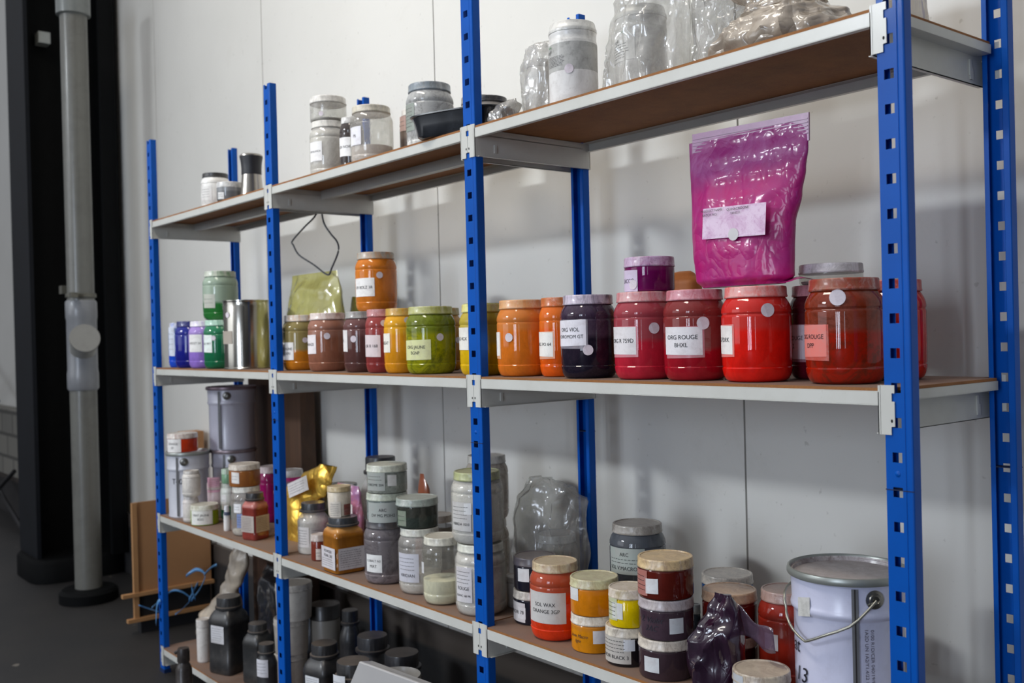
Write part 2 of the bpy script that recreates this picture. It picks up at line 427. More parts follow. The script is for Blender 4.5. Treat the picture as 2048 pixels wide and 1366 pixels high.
# ------------------------------------------------------------------ the blue and white rack
BX = [-2.996, -1.995, -1.0015, 0.0]
LV = [.10, .60, 1.15, 1.70]
D = .342
BLUE = NT('blue_powder_coat'); t = BLUE
c = t.mix(t.ramp(t.noise(5, 5, .6), (.4, 0.0), (.7, 1.0)), '0052AE', '004A9E')
c = t.mix(t.ramp(t.noise(70, 4, .8), (.72, 0.0), (.78, .5)), c, '5A86B8')
BLUE = t.done(t.bsdf(c, .42, coat=.06, coat_r=.12, spec=.16, bump=t.noise(400, 2), bstr=.06, bdist=.001))
WHT = NT('white_powder_coat'); t = WHT
c = t.mix(t.ramp(t.noise(6, 5, .65), (.4, 0.0), (.75, .6)), 'CBCBC5', 'B8B6AD')
c = t.mix(t.ramp(t.noise(48, 6, .8, .8), (.66, 0.0), (.74, .6)), c, '7A6E60')
WHT = t.done(t.bsdf(c, .4, coat=.3, coat_r=.2))
t = NT('hardboard')
c = t.mix(t.ramp(t.noise(14, 7, .75), (.35, 0.0), (.7, 1.0)), '98622E', '7E5028')
c = t.mix(t.ramp(t.noise(300, 3, .7), (.5, 0.0), (.7, .5)), c, 'A06C3A')
g = t.node('ShaderNodeNewGeometry'); sx = t.node('ShaderNodeSeparateXYZ'); t.link(g.outputs['True Normal'], sx.inputs[0])
dust = t.math('MULTIPLY', t.math('GREATER_THAN', sx.outputs[2], .5), t.ramp(t.noise(9, 6, .7), (.25, .55), (.75, .95)))
c = t.mix(dust, c, '74665F')
HB = t.done(t.bsdf(c, .75, bump=t.noise(200, 3), bstr=.15, bdist=.001))

rack = thing('shelving_rack', 'long blue and off-white metal shelving rack with brown boards against the wall', 'shelving', (0, 0, 0))
HZ = [1.9461-.05*k for k in range(39)]
def upright(x0, y0, s):
    """perforated upright; s=+1 front (web towards the viewer), s=-1 rear (mirrored)"""
    V, F = [], []
    cols = [-.0165, -.0068, .0082, .0135]
    zs = [2.0]
    for z in HZ: zs += [z+.0072, z-.0072]
    zs.append(0.0)
    idx = {}
    def vid(i, k):
        if (i, k) not in idx: idx[(i, k)] = len(V); V.append((cols[i], 0, zs[k]))
        return idx[(i, k)]
    for k in range(len(zs)-1):
        hole = k % 2 == 1
        for i in range(3):
            if hole and i == 1: continue
            if k == 0 and i == 1: continue
            F.append((vid(i, k), vid(i+1, k), vid(i+1, k+1), vid(i, k+1)))
    # top notch bridge
    n0 = len(V); V += [(cols[1], 0, 1.985), (cols[2], 0, 1.985)]
    F.append((n0, n0+1, vid(2, 1), vid(1, 1)))
    prof_l = [(-.0165, 0), (-.0172, .0008), (-.0175, .0020), (-.0175, .0195), (-.0168, .0205), (-.0095, .0205)]
    prof_r = [(.0135, 0), (.0148, .0007), (.0160, 0), (.0222, 0), (.0234, .0006), (.0240, .0020), (.0240, .0195), (.0232, .0208), (.0150, .0210), (.0142, .0200), (.0142, .0030)]
    for prof in (prof_l, prof_r):
        for (a, bb), (c_, d_) in zip(prof[:-1], prof[1:]):
            n0 = len(V); V += [(a, bb, 2.0), (c_, d_, 2.0), (c_, d_, 0), (a, bb, 0)]; F.append((n0, n0+1, n0+2, n0+3))
    V = [(x0+x, y0+s*y, z) for x, y, z in V]
    o = put('upright', V, F, BLUE, rack)
    bm = bmesh.new(); bm.from_mesh(o.data); bmesh.ops.remove_doubles(bm, verts=bm.verts, dist=.00005)
    bmesh.ops.recalc_face_normals(bm, faces=bm.faces); bm.to_mesh(o.data); bm.free()
    md = o.modifiers.new('wall', 'SOLIDIFY'); md.thickness = .0014; md.offset = 0
    # dimple rivet and splice seam halfway up, foot plate
    q = MB(); q.lathe([(.0001, .0022), (.0035, .0018), (.0052, 0)], 14, closeb=False, closet=False)
    vv = [(x0+.001+p[0], y0-s*p[2], 1.0+.0225+p[1]) for p in q.v]
    put('rivet', vv, q.f, BLUE, o, 60)
    sb = MB(); sb.box(x0-.0182, x0+.0246, y0-.0012 if s > 0 else y0-.0205, y0+.0205 if s > 0 else y0+.0012, .9985, .9998)
    sb.build('splice_seam', plain('seam_dark', '0A1E44', .6), o)
    fb = MB(); fb.box(x0-.02, x0+.027, min(y0-s*.002, y0+s*.024), max(y0-s*.002, y0+s*.024), 0, .014)
    fb.build('foot_cap', plain('dark_blue_foot', '0C2A58', .5), o)
    return o
for x in BX:
    upright(x, 0.0, 1); upright(x, D, -1)

def plate(x0, s, zt, y, th):
    """hooked end plate of a beam; s = -1 left of the seam, +1 right of it"""
    p = [(.0006, 0), (.0006, -.0115), (.0050, -.0115), (.0050, -.0235), (.0006, -.0235), (.0006, -.0595), (.0062, -.0600), (.0062, -.0715), (.0222, -.0715), (.0228, -.0700), (.0228, 0)]
    poly = [(x0+s*a, zt+c_) for a, c_ in p]
    return poly
for bi in range(3):
    xa, xb = BX[bi], BX[bi+1]
    for li, zt in enumerate(LV):
        # front and rear beams
        for nm, y0, s in (('front_beam', -.0022, 1), ('rear_beam', D+.0022, -1)):
            b = MB()
            x0, x1 = xa+.0232, xb-.0232
            ya, yb = sorted((y0, y0+s*.0014)); b.box(x0, x1, ya, yb, zt-.0290, zt-.0090)
            ya, yb = sorted((y0, y0+s*.0110)); b.box(x0, x1, ya, yb, zt-.0302, zt-.0288)
            ya, yb = sorted((y0, y0+s*.0200)); b.box(x0, x1, ya, yb, zt-.0104, zt-.0092)
            o = b.build(nm, WHT, rack)
            md = o.modifiers.new('soft', 'BEVEL'); md.width = .0005; md.segments = 1
        # side beams carrying the hooked plates
        for x0, s in ((xa, 1), (xb, -1)):
            b = MB()
            poly = plate(x0, s, zt, 0, 0)
            b.prism(poly, -.0030, -.0016); b.prism(poly, D+.0016, D+.0030)
            wx0, wx1 = sorted((x0+s*.0250, x0+s*.0264))
            b.box(wx0, wx1, -.0030, D+.0030, zt-.0715, zt-.0102)
            wx0, wx1 = sorted((x0+s*.0222, x0+s*.0264))
            b.box(wx0, wx1, -.0030, -.0016, zt-.0715, zt-.0005); b.box(wx0, wx1, D+.0016, D+.0030, zt-.0715, zt-.0005)
            b.box(wx0, wx1, -.0030, .018, zt-.0715, zt-.0005) if False else None
            fx0, fx1 = sorted((x0+s*.0012, x0+s*.0026)); b.box(fx0, fx1, .024, D-.024, zt-.0230, zt-.0090)
            fx0, fx1 = sorted((x0+s*.0012, x0+s*.0264)); b.box(fx0, fx1, .024, D-.024, zt-.0240, zt-.0228)
            fx0, fx1 = sorted((x0+s*.0250, x0+s*.0330)); b.box(fx0, fx1, .004, D-.004, zt-.0715, zt-.0703)
            o = b.build('side_beam', WHT, rack)
            # lock holes, pressed tongue
            q = MB()
            for yy in (-.0033, D+.0033):
                n = 10; poly2 = [(x0+s*.0050+.0016*math.cos(2*PI*i/n), zt-.0515+.0026*math.sin(2*PI*i/n)) for i in range(n)]
                q.prism(poly2, yy-.0002, yy+.0002)
            q.build('lock_hole', plain('dark_hole', '15130F', .8), o)
            if s > 0:
                q = MB(); q.box(x0+.0264, x0+.0290, .050, .056, zt-.060, zt-.042); q.build('tongue', WHT, o)
            else:
                q = MB(); q.box(x0-.0250, x0-.0225, D-.052, D-.046, zt-.058, zt-.032); q.box(x0-.0250, x0-.0228, D-.050, D-.040, zt-.064, zt-.046); q.build('tongue', WHT, o)
        # board
        xl, xr = xa+.003, xb-.003
        V = []; nx = 14
        o = MB(); ol = []
        for i in range(nx+1):
            x = xl+(xr-xl)*i/nx; e = .024 if i in (0, nx) else 0
            ol.append((x, -.0012))
        b = MB()
        b.prism([(xl+.024, -.0010), (xr-.024, -.0010), (xr-.024, .024), (xr, .024), (xr, D-.024), (xr-.024, D-.024), (xr-.024, D+.001), (xl+.024, D+.001), (xl+.024, D-.024), (xl, D-.024), (xl, .024), (xl+.024, .024)], zt-.0088, zt-.0042, 'z')
        b.build('shelf_board', HB, rack)
        if bi < 2 and li == 3:
            b = MB(); b.box(xa+.027, xb-.027, .160, .1615, zt-.034, zt-.0092); b.box(xa+.027, xb-.027, .160, .170, zt-.0354, zt-.034); b.box(xa+.027, xb-.027, .1785, .180, zt-.034, zt-.0092); b.box(xa+.027, xb-.027, .172, .180, zt-.0354, zt-.034)
            b.build('support_bar', WHT, rack)

# ------------------------------------------------------------------ jars, tubs, bottles, buckets
LIDTINT = {}
def jar_profile(r, h):
    s = h/.165
    return [(r*.70, 0), (r*.82, .0012), (r*.90, .0050*s), (r*.955, .0115*s), (r*.985, .0195*s), (r*.995, .0240*s), (r*.975, .0255*s), (r*.975, .0275*s), (r*.99, .0292*s),
            (r*.995, .060*s), (r*.995, .112*s), (r*.99, .1150*s), (r*.972, .1165*s), (r*.975, .1180*s), (r*.998, .1205*s), (r*.985, .1280*s), (r*.945, .1350*s), (r*.885, .1415*s), (r*.835, .1455*s), (r*.815, .1480*s), (r*.815, .1500*s)]
def lid_mesh(rl, z0, z1, ribs=False, n=48):
    b = MB(); e = .0012
    prof = [(rl*.93, z0), (rl*1.0, z0), (rl*1.012, z0+e), (rl*1.012, z0+.003), (rl*.996, z0+.0042), (rl*.992, z1-.0035), (rl*.985, z1-.0012), (rl*.965, z1), (rl*.90, z1), (rl*.885, z1-.0012), (rl*.2, z1-.0012)]
    b.lathe(prof, n)
    if ribs:
        for k in range(len(prof)):
            if 4 <= k <= 5:
                for i in range(n):
                    v = b.v[k*n+i]; f = 1 if i % 2 else .975
                    b.v[k*n+i] = (v[0]*f, v[1]*f, v[2])
    return b
def mixhex(a, c, f):
    A = [int(a[i:i+2], 16) for i in (0, 2, 4)]; B = [int(c[i:i+2], 16) for i in (0, 2, 4)]
    return '%02X%02X%02X' % tuple(int(x*(1-f)+y*f) for x, y in zip(A, B))
def body_material(spec, h):
    p = spec.split(':')
    if p[0] == 'P': return powder_jar(p[1], p[2] if len(p) > 3 else p[1], float(p[3]) if len(p) > 3 else .8, h), p[1]
    if p[0] == 'N': return powder_jar(p[1], p[2], float(p[3]), h, .8, mixhex(p[2], '1A1814', .35)), p[1]
    if p[0] == 'S': return powder_jar(p[1], p[2], float(p[3]), h, .8, mixhex(p[2], '30302C', .45)), p[2]
    if p[0] == 'M': return stained(p[1], '8A8078', .45, .45, 22, .3), '8A8078'
    if p[0] == 'B': return stained(p[1], '55504A', .5, .42, 12, .25), p[1]
    return None, p[1]
def contents(root, spec, prof, h, name='powder'):
    """clear wall with separate powder inside"""
    p = spec.split(':'); col = p[1]; fill = float(p[2]); dust = float(p[3][:3].rstrip(':'))
    zf = max(.006, h*.9*fill); ins = [(r*.955, z+.0012) for r, z in prof if z < zf]; rr = ins[-1][0]
    ins += [(rr, zf), (rr*.7, zf+.003), (rr*.25, zf+.001)]
    b = MB(); b.lathe(ins, 36)
    return b.build(name, powder_jar(col, mixhex(col, 'FFFFFF', .1), .99, h, .5), root, 40), dust
def make(rec):
    name, kind, cat, X, Y, Z, r, h, face, lid, body, labs, dots, label, group = rec
    nm = {'jar': 'pigment_jar', 'tub': 'pigment_tub', 'tubr': 'plastic_canister', 'sqbottle': 'square_bottle', 'bottle': 'round_bottle', 'opentub': 'open_bucket', 'bucket': 'metal_bucket', 'pumppot': 'spout_pot', 'drum': 'plastic_drum'}[kind]
    root = thing(nm, label, cat, (X, Y, Z), (0, 0, 0), group)
    bmat, tint = body_material(body, h)
    turn = math.radians(face+37)
    if kind in ('jar', 'tub'):
        if kind == 'jar':
            prof = jar_profile(r, h); lz = h*.885; rl = r*.885 if r > .04 else r*.86
        else:
            prof = [(r*.86, 0), (r*.95, .0014), (r*.985, .0050), (r*.985, h*.70), (r*.96, h*.72), (r*.95, h*.78)]; lz = h-.0185 if h > .05 else h*.55; rl = r*.995
        if body[0] == 'C':
            pw, dust = contents(root, body, prof, h)
            wall_ = MB().lathe(prof, 44, closet=False).build('jar_wall', film('clear_jar_wall', 'F6F6F2', dust, 'DEDAD4', .05, 0, 8, .035), root, 40)
        else:
            wall_ = MB().lathe(prof, 44).build('jar_body', bmat, root, 35)
        ribs = lid in ('1E1F22', '202022')
        lm = dusty_lid(lid, (mixhex(tint, lid, .25) if Z > 1 else mixhex(mixhex(tint, '6A5A4C', .75), lid, .25)) if body[0] in 'PN' else mixhex('6E6A64', lid, .4))
        lo = lid_mesh(rl, lz, h, ribs).build('lid', lm, root, 35)
        lr = r*.997 if kind == 'jar' else r*.987
    elif kind == 'drum':
        b = MB(); b.lathe([(r*.94, 0), (r*.99, .002), (r, .008), (r, h*.76), (r*.99, h*.775), (r*.975, h*.785), (r*.975, h*.84), (r*.985, h*.85), (r*.985, h*.875), (r*.96, h*.885)], 48); b.build('drum_body', stained('E2E0DC', '77726C', .55, .4, 18, .4), root, 35)
        b = MB(); b.lathe([(r*.96, h*.875), (r*1.0, h*.88), (r*1.01, h*.90), (r*1.0, h*.925), (r*.965, h*.94), (r*.94, h*.985), (r*.92, h), (r*.86, h), (r*.84, h-.003), (r*.2, h-.003)], 48); b.build('lid', stained('DEDCD6', '6E6A62', .6, .4, 20, .5), root, 35)
        lr = r*1.0
        if h < .17:
            V, F = curved_patch(face, 175, h*.40, h*.735, r+.0006, 60); put('label', V, F, stained('B4B3AF', '6A6864', .8, .6, 16, .1), root, 60)
            V, F = curved_patch(face, 175, h*.03, h*.40, r+.0006, 60); put('label', V, F, stained('E0DEDC', '9A928C', .5, .6, 16, .1), root, 60)
            add_label(root, face-45, 34, h*.44, h*.60, ['~', '~', '~', '~'], '-', r+.001)
            letter_rows(['cargill'], .03, h*.60, h*.70, lambda a, z: ((r+.0015)*math.sin(math.radians(face-70)+a/r), -(r+.0015)*math.cos(math.radians(face-70)+a/r), z), root, INK, .012)
            labs = []
    elif kind == 'tubr':
        b = MB(); b.lathe([(r*.84, 0), (r*.90, .0015), (r*.93, .006), (r*.985, h*.80), (r*.97, h*.81), (r*.97, h*.84)], 40); b.build('canister_body', bmat, root, 35)
        lo = lid_mesh(r, h*.82, h, False).build('lid', dusty_lid(lid, mixhex(lid, '5A5048', .4)), root, 35); lr = r*.97
    elif kind == 'opentub':
        b = MB(); b.lathe([(r*.80, 0), (r*.84, .003), (r*.97, h-.03), (r*1.0, h-.028), (r*1.0, h-.002), (r*.985, h), (r*.965, h-.002), (r*.955, h-.03), (r*.93, h-.06), (r*.1, h-.062)], 44, closet=True)
        b.build('bucket_body', bmat, root, 35); b = MB(); b.lathe([(r*.94, h-.045), (r*.5, h-.040), (r*.05, h-.041)], 36); b.build('contents', plain('beige_powder', 'A99684', .9, 0, 0, .15, 60), root, 40); lr = r*.93
    elif kind == 'sqbottle':
        q = r*.80; zs = h*.72
        b = MB(); b.lathe([(q*.90, 0), (q*.98, .003), (q, .010), (q, zs*.30), (q*.985, zs*.31), (q*.985, zs*.90), (q, zs*.91), (q*.985, zs*.97), (q*.90, zs*1.06), (q*.74, zs*1.13), (q*.62, zs*1.17), (q*.60, zs*1.20)], 48, sup=7)
        a = math.radians(face+(27 if name == 'gold' else 43))
        ca, sa = math.cos(a-PI*0), math.sin(a)
        b.v = [(x*ca-y*sa, x*sa+y*ca, z) for x, y, z in b.v]
        b.build('bottle_body', bmat, root, 40)
        b = MB(); cr = q*(.86 if h < .17 else .76); n = 44
        b.lathe([(cr*1.10, zs*1.17), (cr*1.12, zs*1.18), (cr*1.12, zs*1.215), (cr*1.0, zs*1.225), (cr*1.0, h-.003), (cr*.97, h), (cr*.2, h)], n)
        for k in (3, 4):
            for i in range(n):
                v = b.v[k*n+i]; f = 1 if i % 2 else .972; b.v[k*n+i] = (v[0]*f, v[1]*f, v[2])
        b.build('screw_cap', dusty_lid(lid, mixhex(lid, '6A625A', .3)), root, 30)
        ux = Vector((ca, sa, 0)); nn = Vector((sa, -ca, 0))
        # four flat faces: pick the two that look at the aisle
        for (th, hw, z0, z1, rows, colr) in labs:
            z0 = max(z0, h*.08); z1 = min(z1, zs*.9)
            if z1-z0 < .02: z1 = z0+.05
            if abs(hw) > 40 or len(rows) >= 4:
                for rot_, rws in ((0, rows), (PI/2, ['~']*4)):
                    u2 = Vector((math.cos(a+rot_-PI/2), math.sin(a+rot_-PI/2), 0)); n2 = u2.cross(Vector((0, 0, 1)))
                    flat_label(root, 'label', tuple(n2*(q*1.0)+Vector((0, 0, (z0+z1)/2))), u2, (0, 0, 1), q*1.75, z1-z0, colr, rws, .0012)
            else:
                u2 = Vector((math.cos(a-PI/2), math.sin(a-PI/2), 0)); n2 = u2.cross(Vector((0, 0, 1)))
                flat_label(root, 'label', tuple(n2*(q*1.0)+Vector((0, 0, (z0+z1)/2))), u2, (0, 0, 1), q*1.15, z1-z0, colr, rows, .0012)
        return root
    elif kind == 'bottle':
        zs = h*.70
        prof = [(r*.86, 0), (r*.96, .003), (r, .010), (r*.995, zs*.30), (r*.985, zs*.31), (r*.985, zs*.86), (r, zs*.88), (r*.97, zs*.95), (r*.86, zs*1.05), (r*.70, zs*1.13), (r*.62, zs*1.18), (r*.60, zs*1.22)]
        if body[0] == 'C':
            pw, dust = contents(root, body, prof[:8], h)
            MB().lathe(prof, 44, closet=False).build('bottle_wall', film('clear_jar_wall', 'F6F6F2', dust, 'DEDAD4', .05, 0, 8, .035), root, 40)
        else: MB().lathe(prof, 44).build('bottle_body', bmat, root, 35)
        b = MB(); cr = r*.74; n = 44
        b.lathe([(cr*1.12, zs*1.18), (cr*1.14, zs*1.19), (cr*1.14, zs*1.225), (cr*1.0, zs*1.235), (cr*1.0, h-.003), (cr*.97, h), (cr*.2, h)], n)
        for k in (3, 4):
            for i in range(n):
                v = b.v[k*n+i]; f = 1 if i % 2 else .972; b.v[k*n+i] = (v[0]*f, v[1]*f, v[2])
        b.build('screw_cap', dusty_lid(lid, mixhex(lid, '6A625A', .3)), root, 30); lr = r*.99
    elif kind == 'pumppot':
        b = MB(); b.lathe([(r*.95, 0), (r, .004), (r, .085), (r*.93, .095), (r*.80, .100), (r*.62, .112), (r*.60, .165), (r*.50, .178), (r*.40, .186), (r*.38, .192)], 40); b.build('pot_body', bmat, root, 35)
        b = MB(); b.lathe([(r*.44, .190), (r*.46, .192), (r*.46, .222), (r*.40, .235)], 30); b.build('spout_cap', bmat, root, 35); b = MB(); b.tube([(0, 0, .215), (-.02, -.008, .222), (-.034, -.014, .214)], .006, 10); b.build('spout', bmat, root, 50); return root
    elif kind == 'bucket':
        q = int(body.split(':')[2]); colr = body.split(':')[1]; rb = r*.935
        paint = stained(colr, '8C8A96', .25, .35, 7, .5)
        b = MB(); b.lathe([(rb*.95, 0), (rb*.965, .003), (rb*.95, .006), (rb*.955, h*.70), (rb*.965, h*.712), (rb*1.005, h*.728), (rb*1.012, h*.745), (rb*1.0, h*.765), (rb*.985, h*.78), (rb, h-.012)], 64); b.build('bucket_body', paint, root, 35)
        b = MB(); b.lathe([(rb*1.0, h-.012), (r*.985, h-.012), (r, h-.0095), (r*1.0, h-.004), (r*.985, h), (r*.955, h+.0005), (r*.935, h-.002), (r*.93, h-.008), (r*.93, h-.014)], 64, closeb=False, closet=False); b.build('clamp_ring', plain('ring_steel', mixhex(lid, 'B4B6B0', .5), .35, .5), root, 40)
        b = MB(); b.lathe([(r*.935, h-.003), (r*.925, h-.006), (r*.90, h-.006), (r*.88, h-.011), (r*.84, h-.011), (r*.82, h-.009), (r*.3, h-.0085)], 56, closeb=False); b.build('lid', dusty_lid('B9B2B4', '7A6A66'), root, 40)
        sa = {3: 39, 0: 38, 1: 42, 2: 36}[q]
        for k, w_ in ((0, 3.2), (1, .7)):
            V, F = curved_patch(sa, w_, .006, h-.016, rb*(1.004+.003*k), 6)
            # follow the bead of the wall
            nv = []
            for (x, y, z) in V: nv.append((x*1.012, y*1.012, z))
            put('seam', nv, F, plain(('seam_grey', 'seam_line')[k], ('7E7E80', '3E3A38')[k], .4, .4), root, 50)
        for ea, full in ((sa+19.5, 1), (sa+199.5, 0)):
            a = math.radians(ea); n = Vector((math.sin(a), -math.cos(a), 0)); zc = h*.862
            q1 = MB(); q1.lathe([(.0150, 0), (.0150, .0016), (.0105, .0030), (.0095, .0050), (.006, .0058), (.0045, .0035)], 24)
            M = n.to_track_quat('Z', 'Y').to_matrix()
            q1.v = [M @ Vector(v) + n*(rb*.995) + Vector((0, 0, zc)) for v in q1.v]
            q1.build('handle_ear', plain('ear_steel', '8C8A84', .3, .9), root, 40)
        if q == 3:
            pts = []
            e0 = math.radians(sa+19.5)
            for f, dz, dr in ((0, 0, .006), (.06, -.018, .008), (.14, -.040, .010), (.26, -.058, .010), (.355, -.073, .010), (.39, -.074, .010), (.47, -.064, .010), (.54, -.052, .010), (.575, -.036, .010), (.62, -.014, .010), (.80, -.008, .010), (1, 0, .006)):
                a = e0-PI*f; rr = rb+dr; pts.append((rr*math.sin(a), -rr*math.cos(a), h*.862+dz))
            b = MB(); b.tube(smooth_path(pts, 2), .0022, 8); b.build('handle', plain('handle_wire', 'A9A89C', .35, .8), root, 50)
            V, F = curved_patch(-16, 9, h*.70, h*.83, rb*1.012, 6, .006); put('tape_scrap', V, F, stained('C9C8C4', '7C7A70', .5, .7, 50, 0), root, 60)
            R = rb*.972
            def hand(txt, th, z, size):
                v, f, cx, wd = text_mesh(txt)
                put('handwriting', [((R)*math.sin(math.radians(th)+(p.x-cx+.2*p.y)*size/R), -(R)*math.cos(math.radians(th)+(p.x-cx+.2*p.y)*size/R), z+p.y*size) for p in v], f, INK2, root)
            hand('at', -36, h*.43, .034); hand('13', -25, h*.235, .036)
            for txt, th in (('0100 R1D/CER 040/19/9/2/22/F/BAEZ', 54.5), ('1A2D UN 1A2/Y1.4/22 1/120/22/F/7', 48.5)):
                v, f, cx, wd = text_mesh(txt); size = .0085
                x0 = min(p.x for p in v)
                put('stamped_code', [(R*math.sin(math.radians(th)+p.y*size*.9/R), -R*math.cos(math.radians(th)+p.y*size*.9/R), h*.66-(p.x-x0)*size) for p in v], f, plain('stamp_ink', '5A5868', .6, var=0), root)
        elif q == 0:
            v, f, cx, wd = text_mesh('T40'); size = .028; th = face-34; R = rb*.972
            put('handwriting', [(R*math.sin(math.radians(th)+(p.x-cx)*size/R), -R*math.cos(math.radians(th)+(p.x-cx)*size/R), h*.52+p.y*size) for p in v], f, INK2, root)
        return root
    for (th, hw, z0, z1, rows, colr) in labs:
        add_label(root, th, min(hw, 60), z0, z1, rows, colr, lr, skew=random.uniform(-.002, .002), back=mixhex(tint, colr, .45) if kind == 'jar' and Z > 1.1 and Z < 1.3 and X > -1 else None)
    if kind == 'drum':
        a0 = math.radians((face-52) if h > .17 else (face-70)); V = []; F = []
        for sx in (-1, 1):
            n0 = len(V)
            for i in range(8):
                q = i/7; xx = .0035+sx*.0042*math.sin(PI*q*.5+.2)+.002; zz = (h*.70 if h > .17 else h*.69)+.0035*math.sin(PI*q)
                V.append(((lr+.0018)*math.sin(a0+xx/lr), -(lr+.0018)*math.cos(a0+xx/lr), zz))
            F.append(tuple(range(n0, n0+8)))
        put('green_leaf_mark', V, F, plain('leaf_green', '2E7A3C', .5, var=0), root)
    for (th, z, dr) in dots: add_dot(root, th, z, dr, lr)
    return root
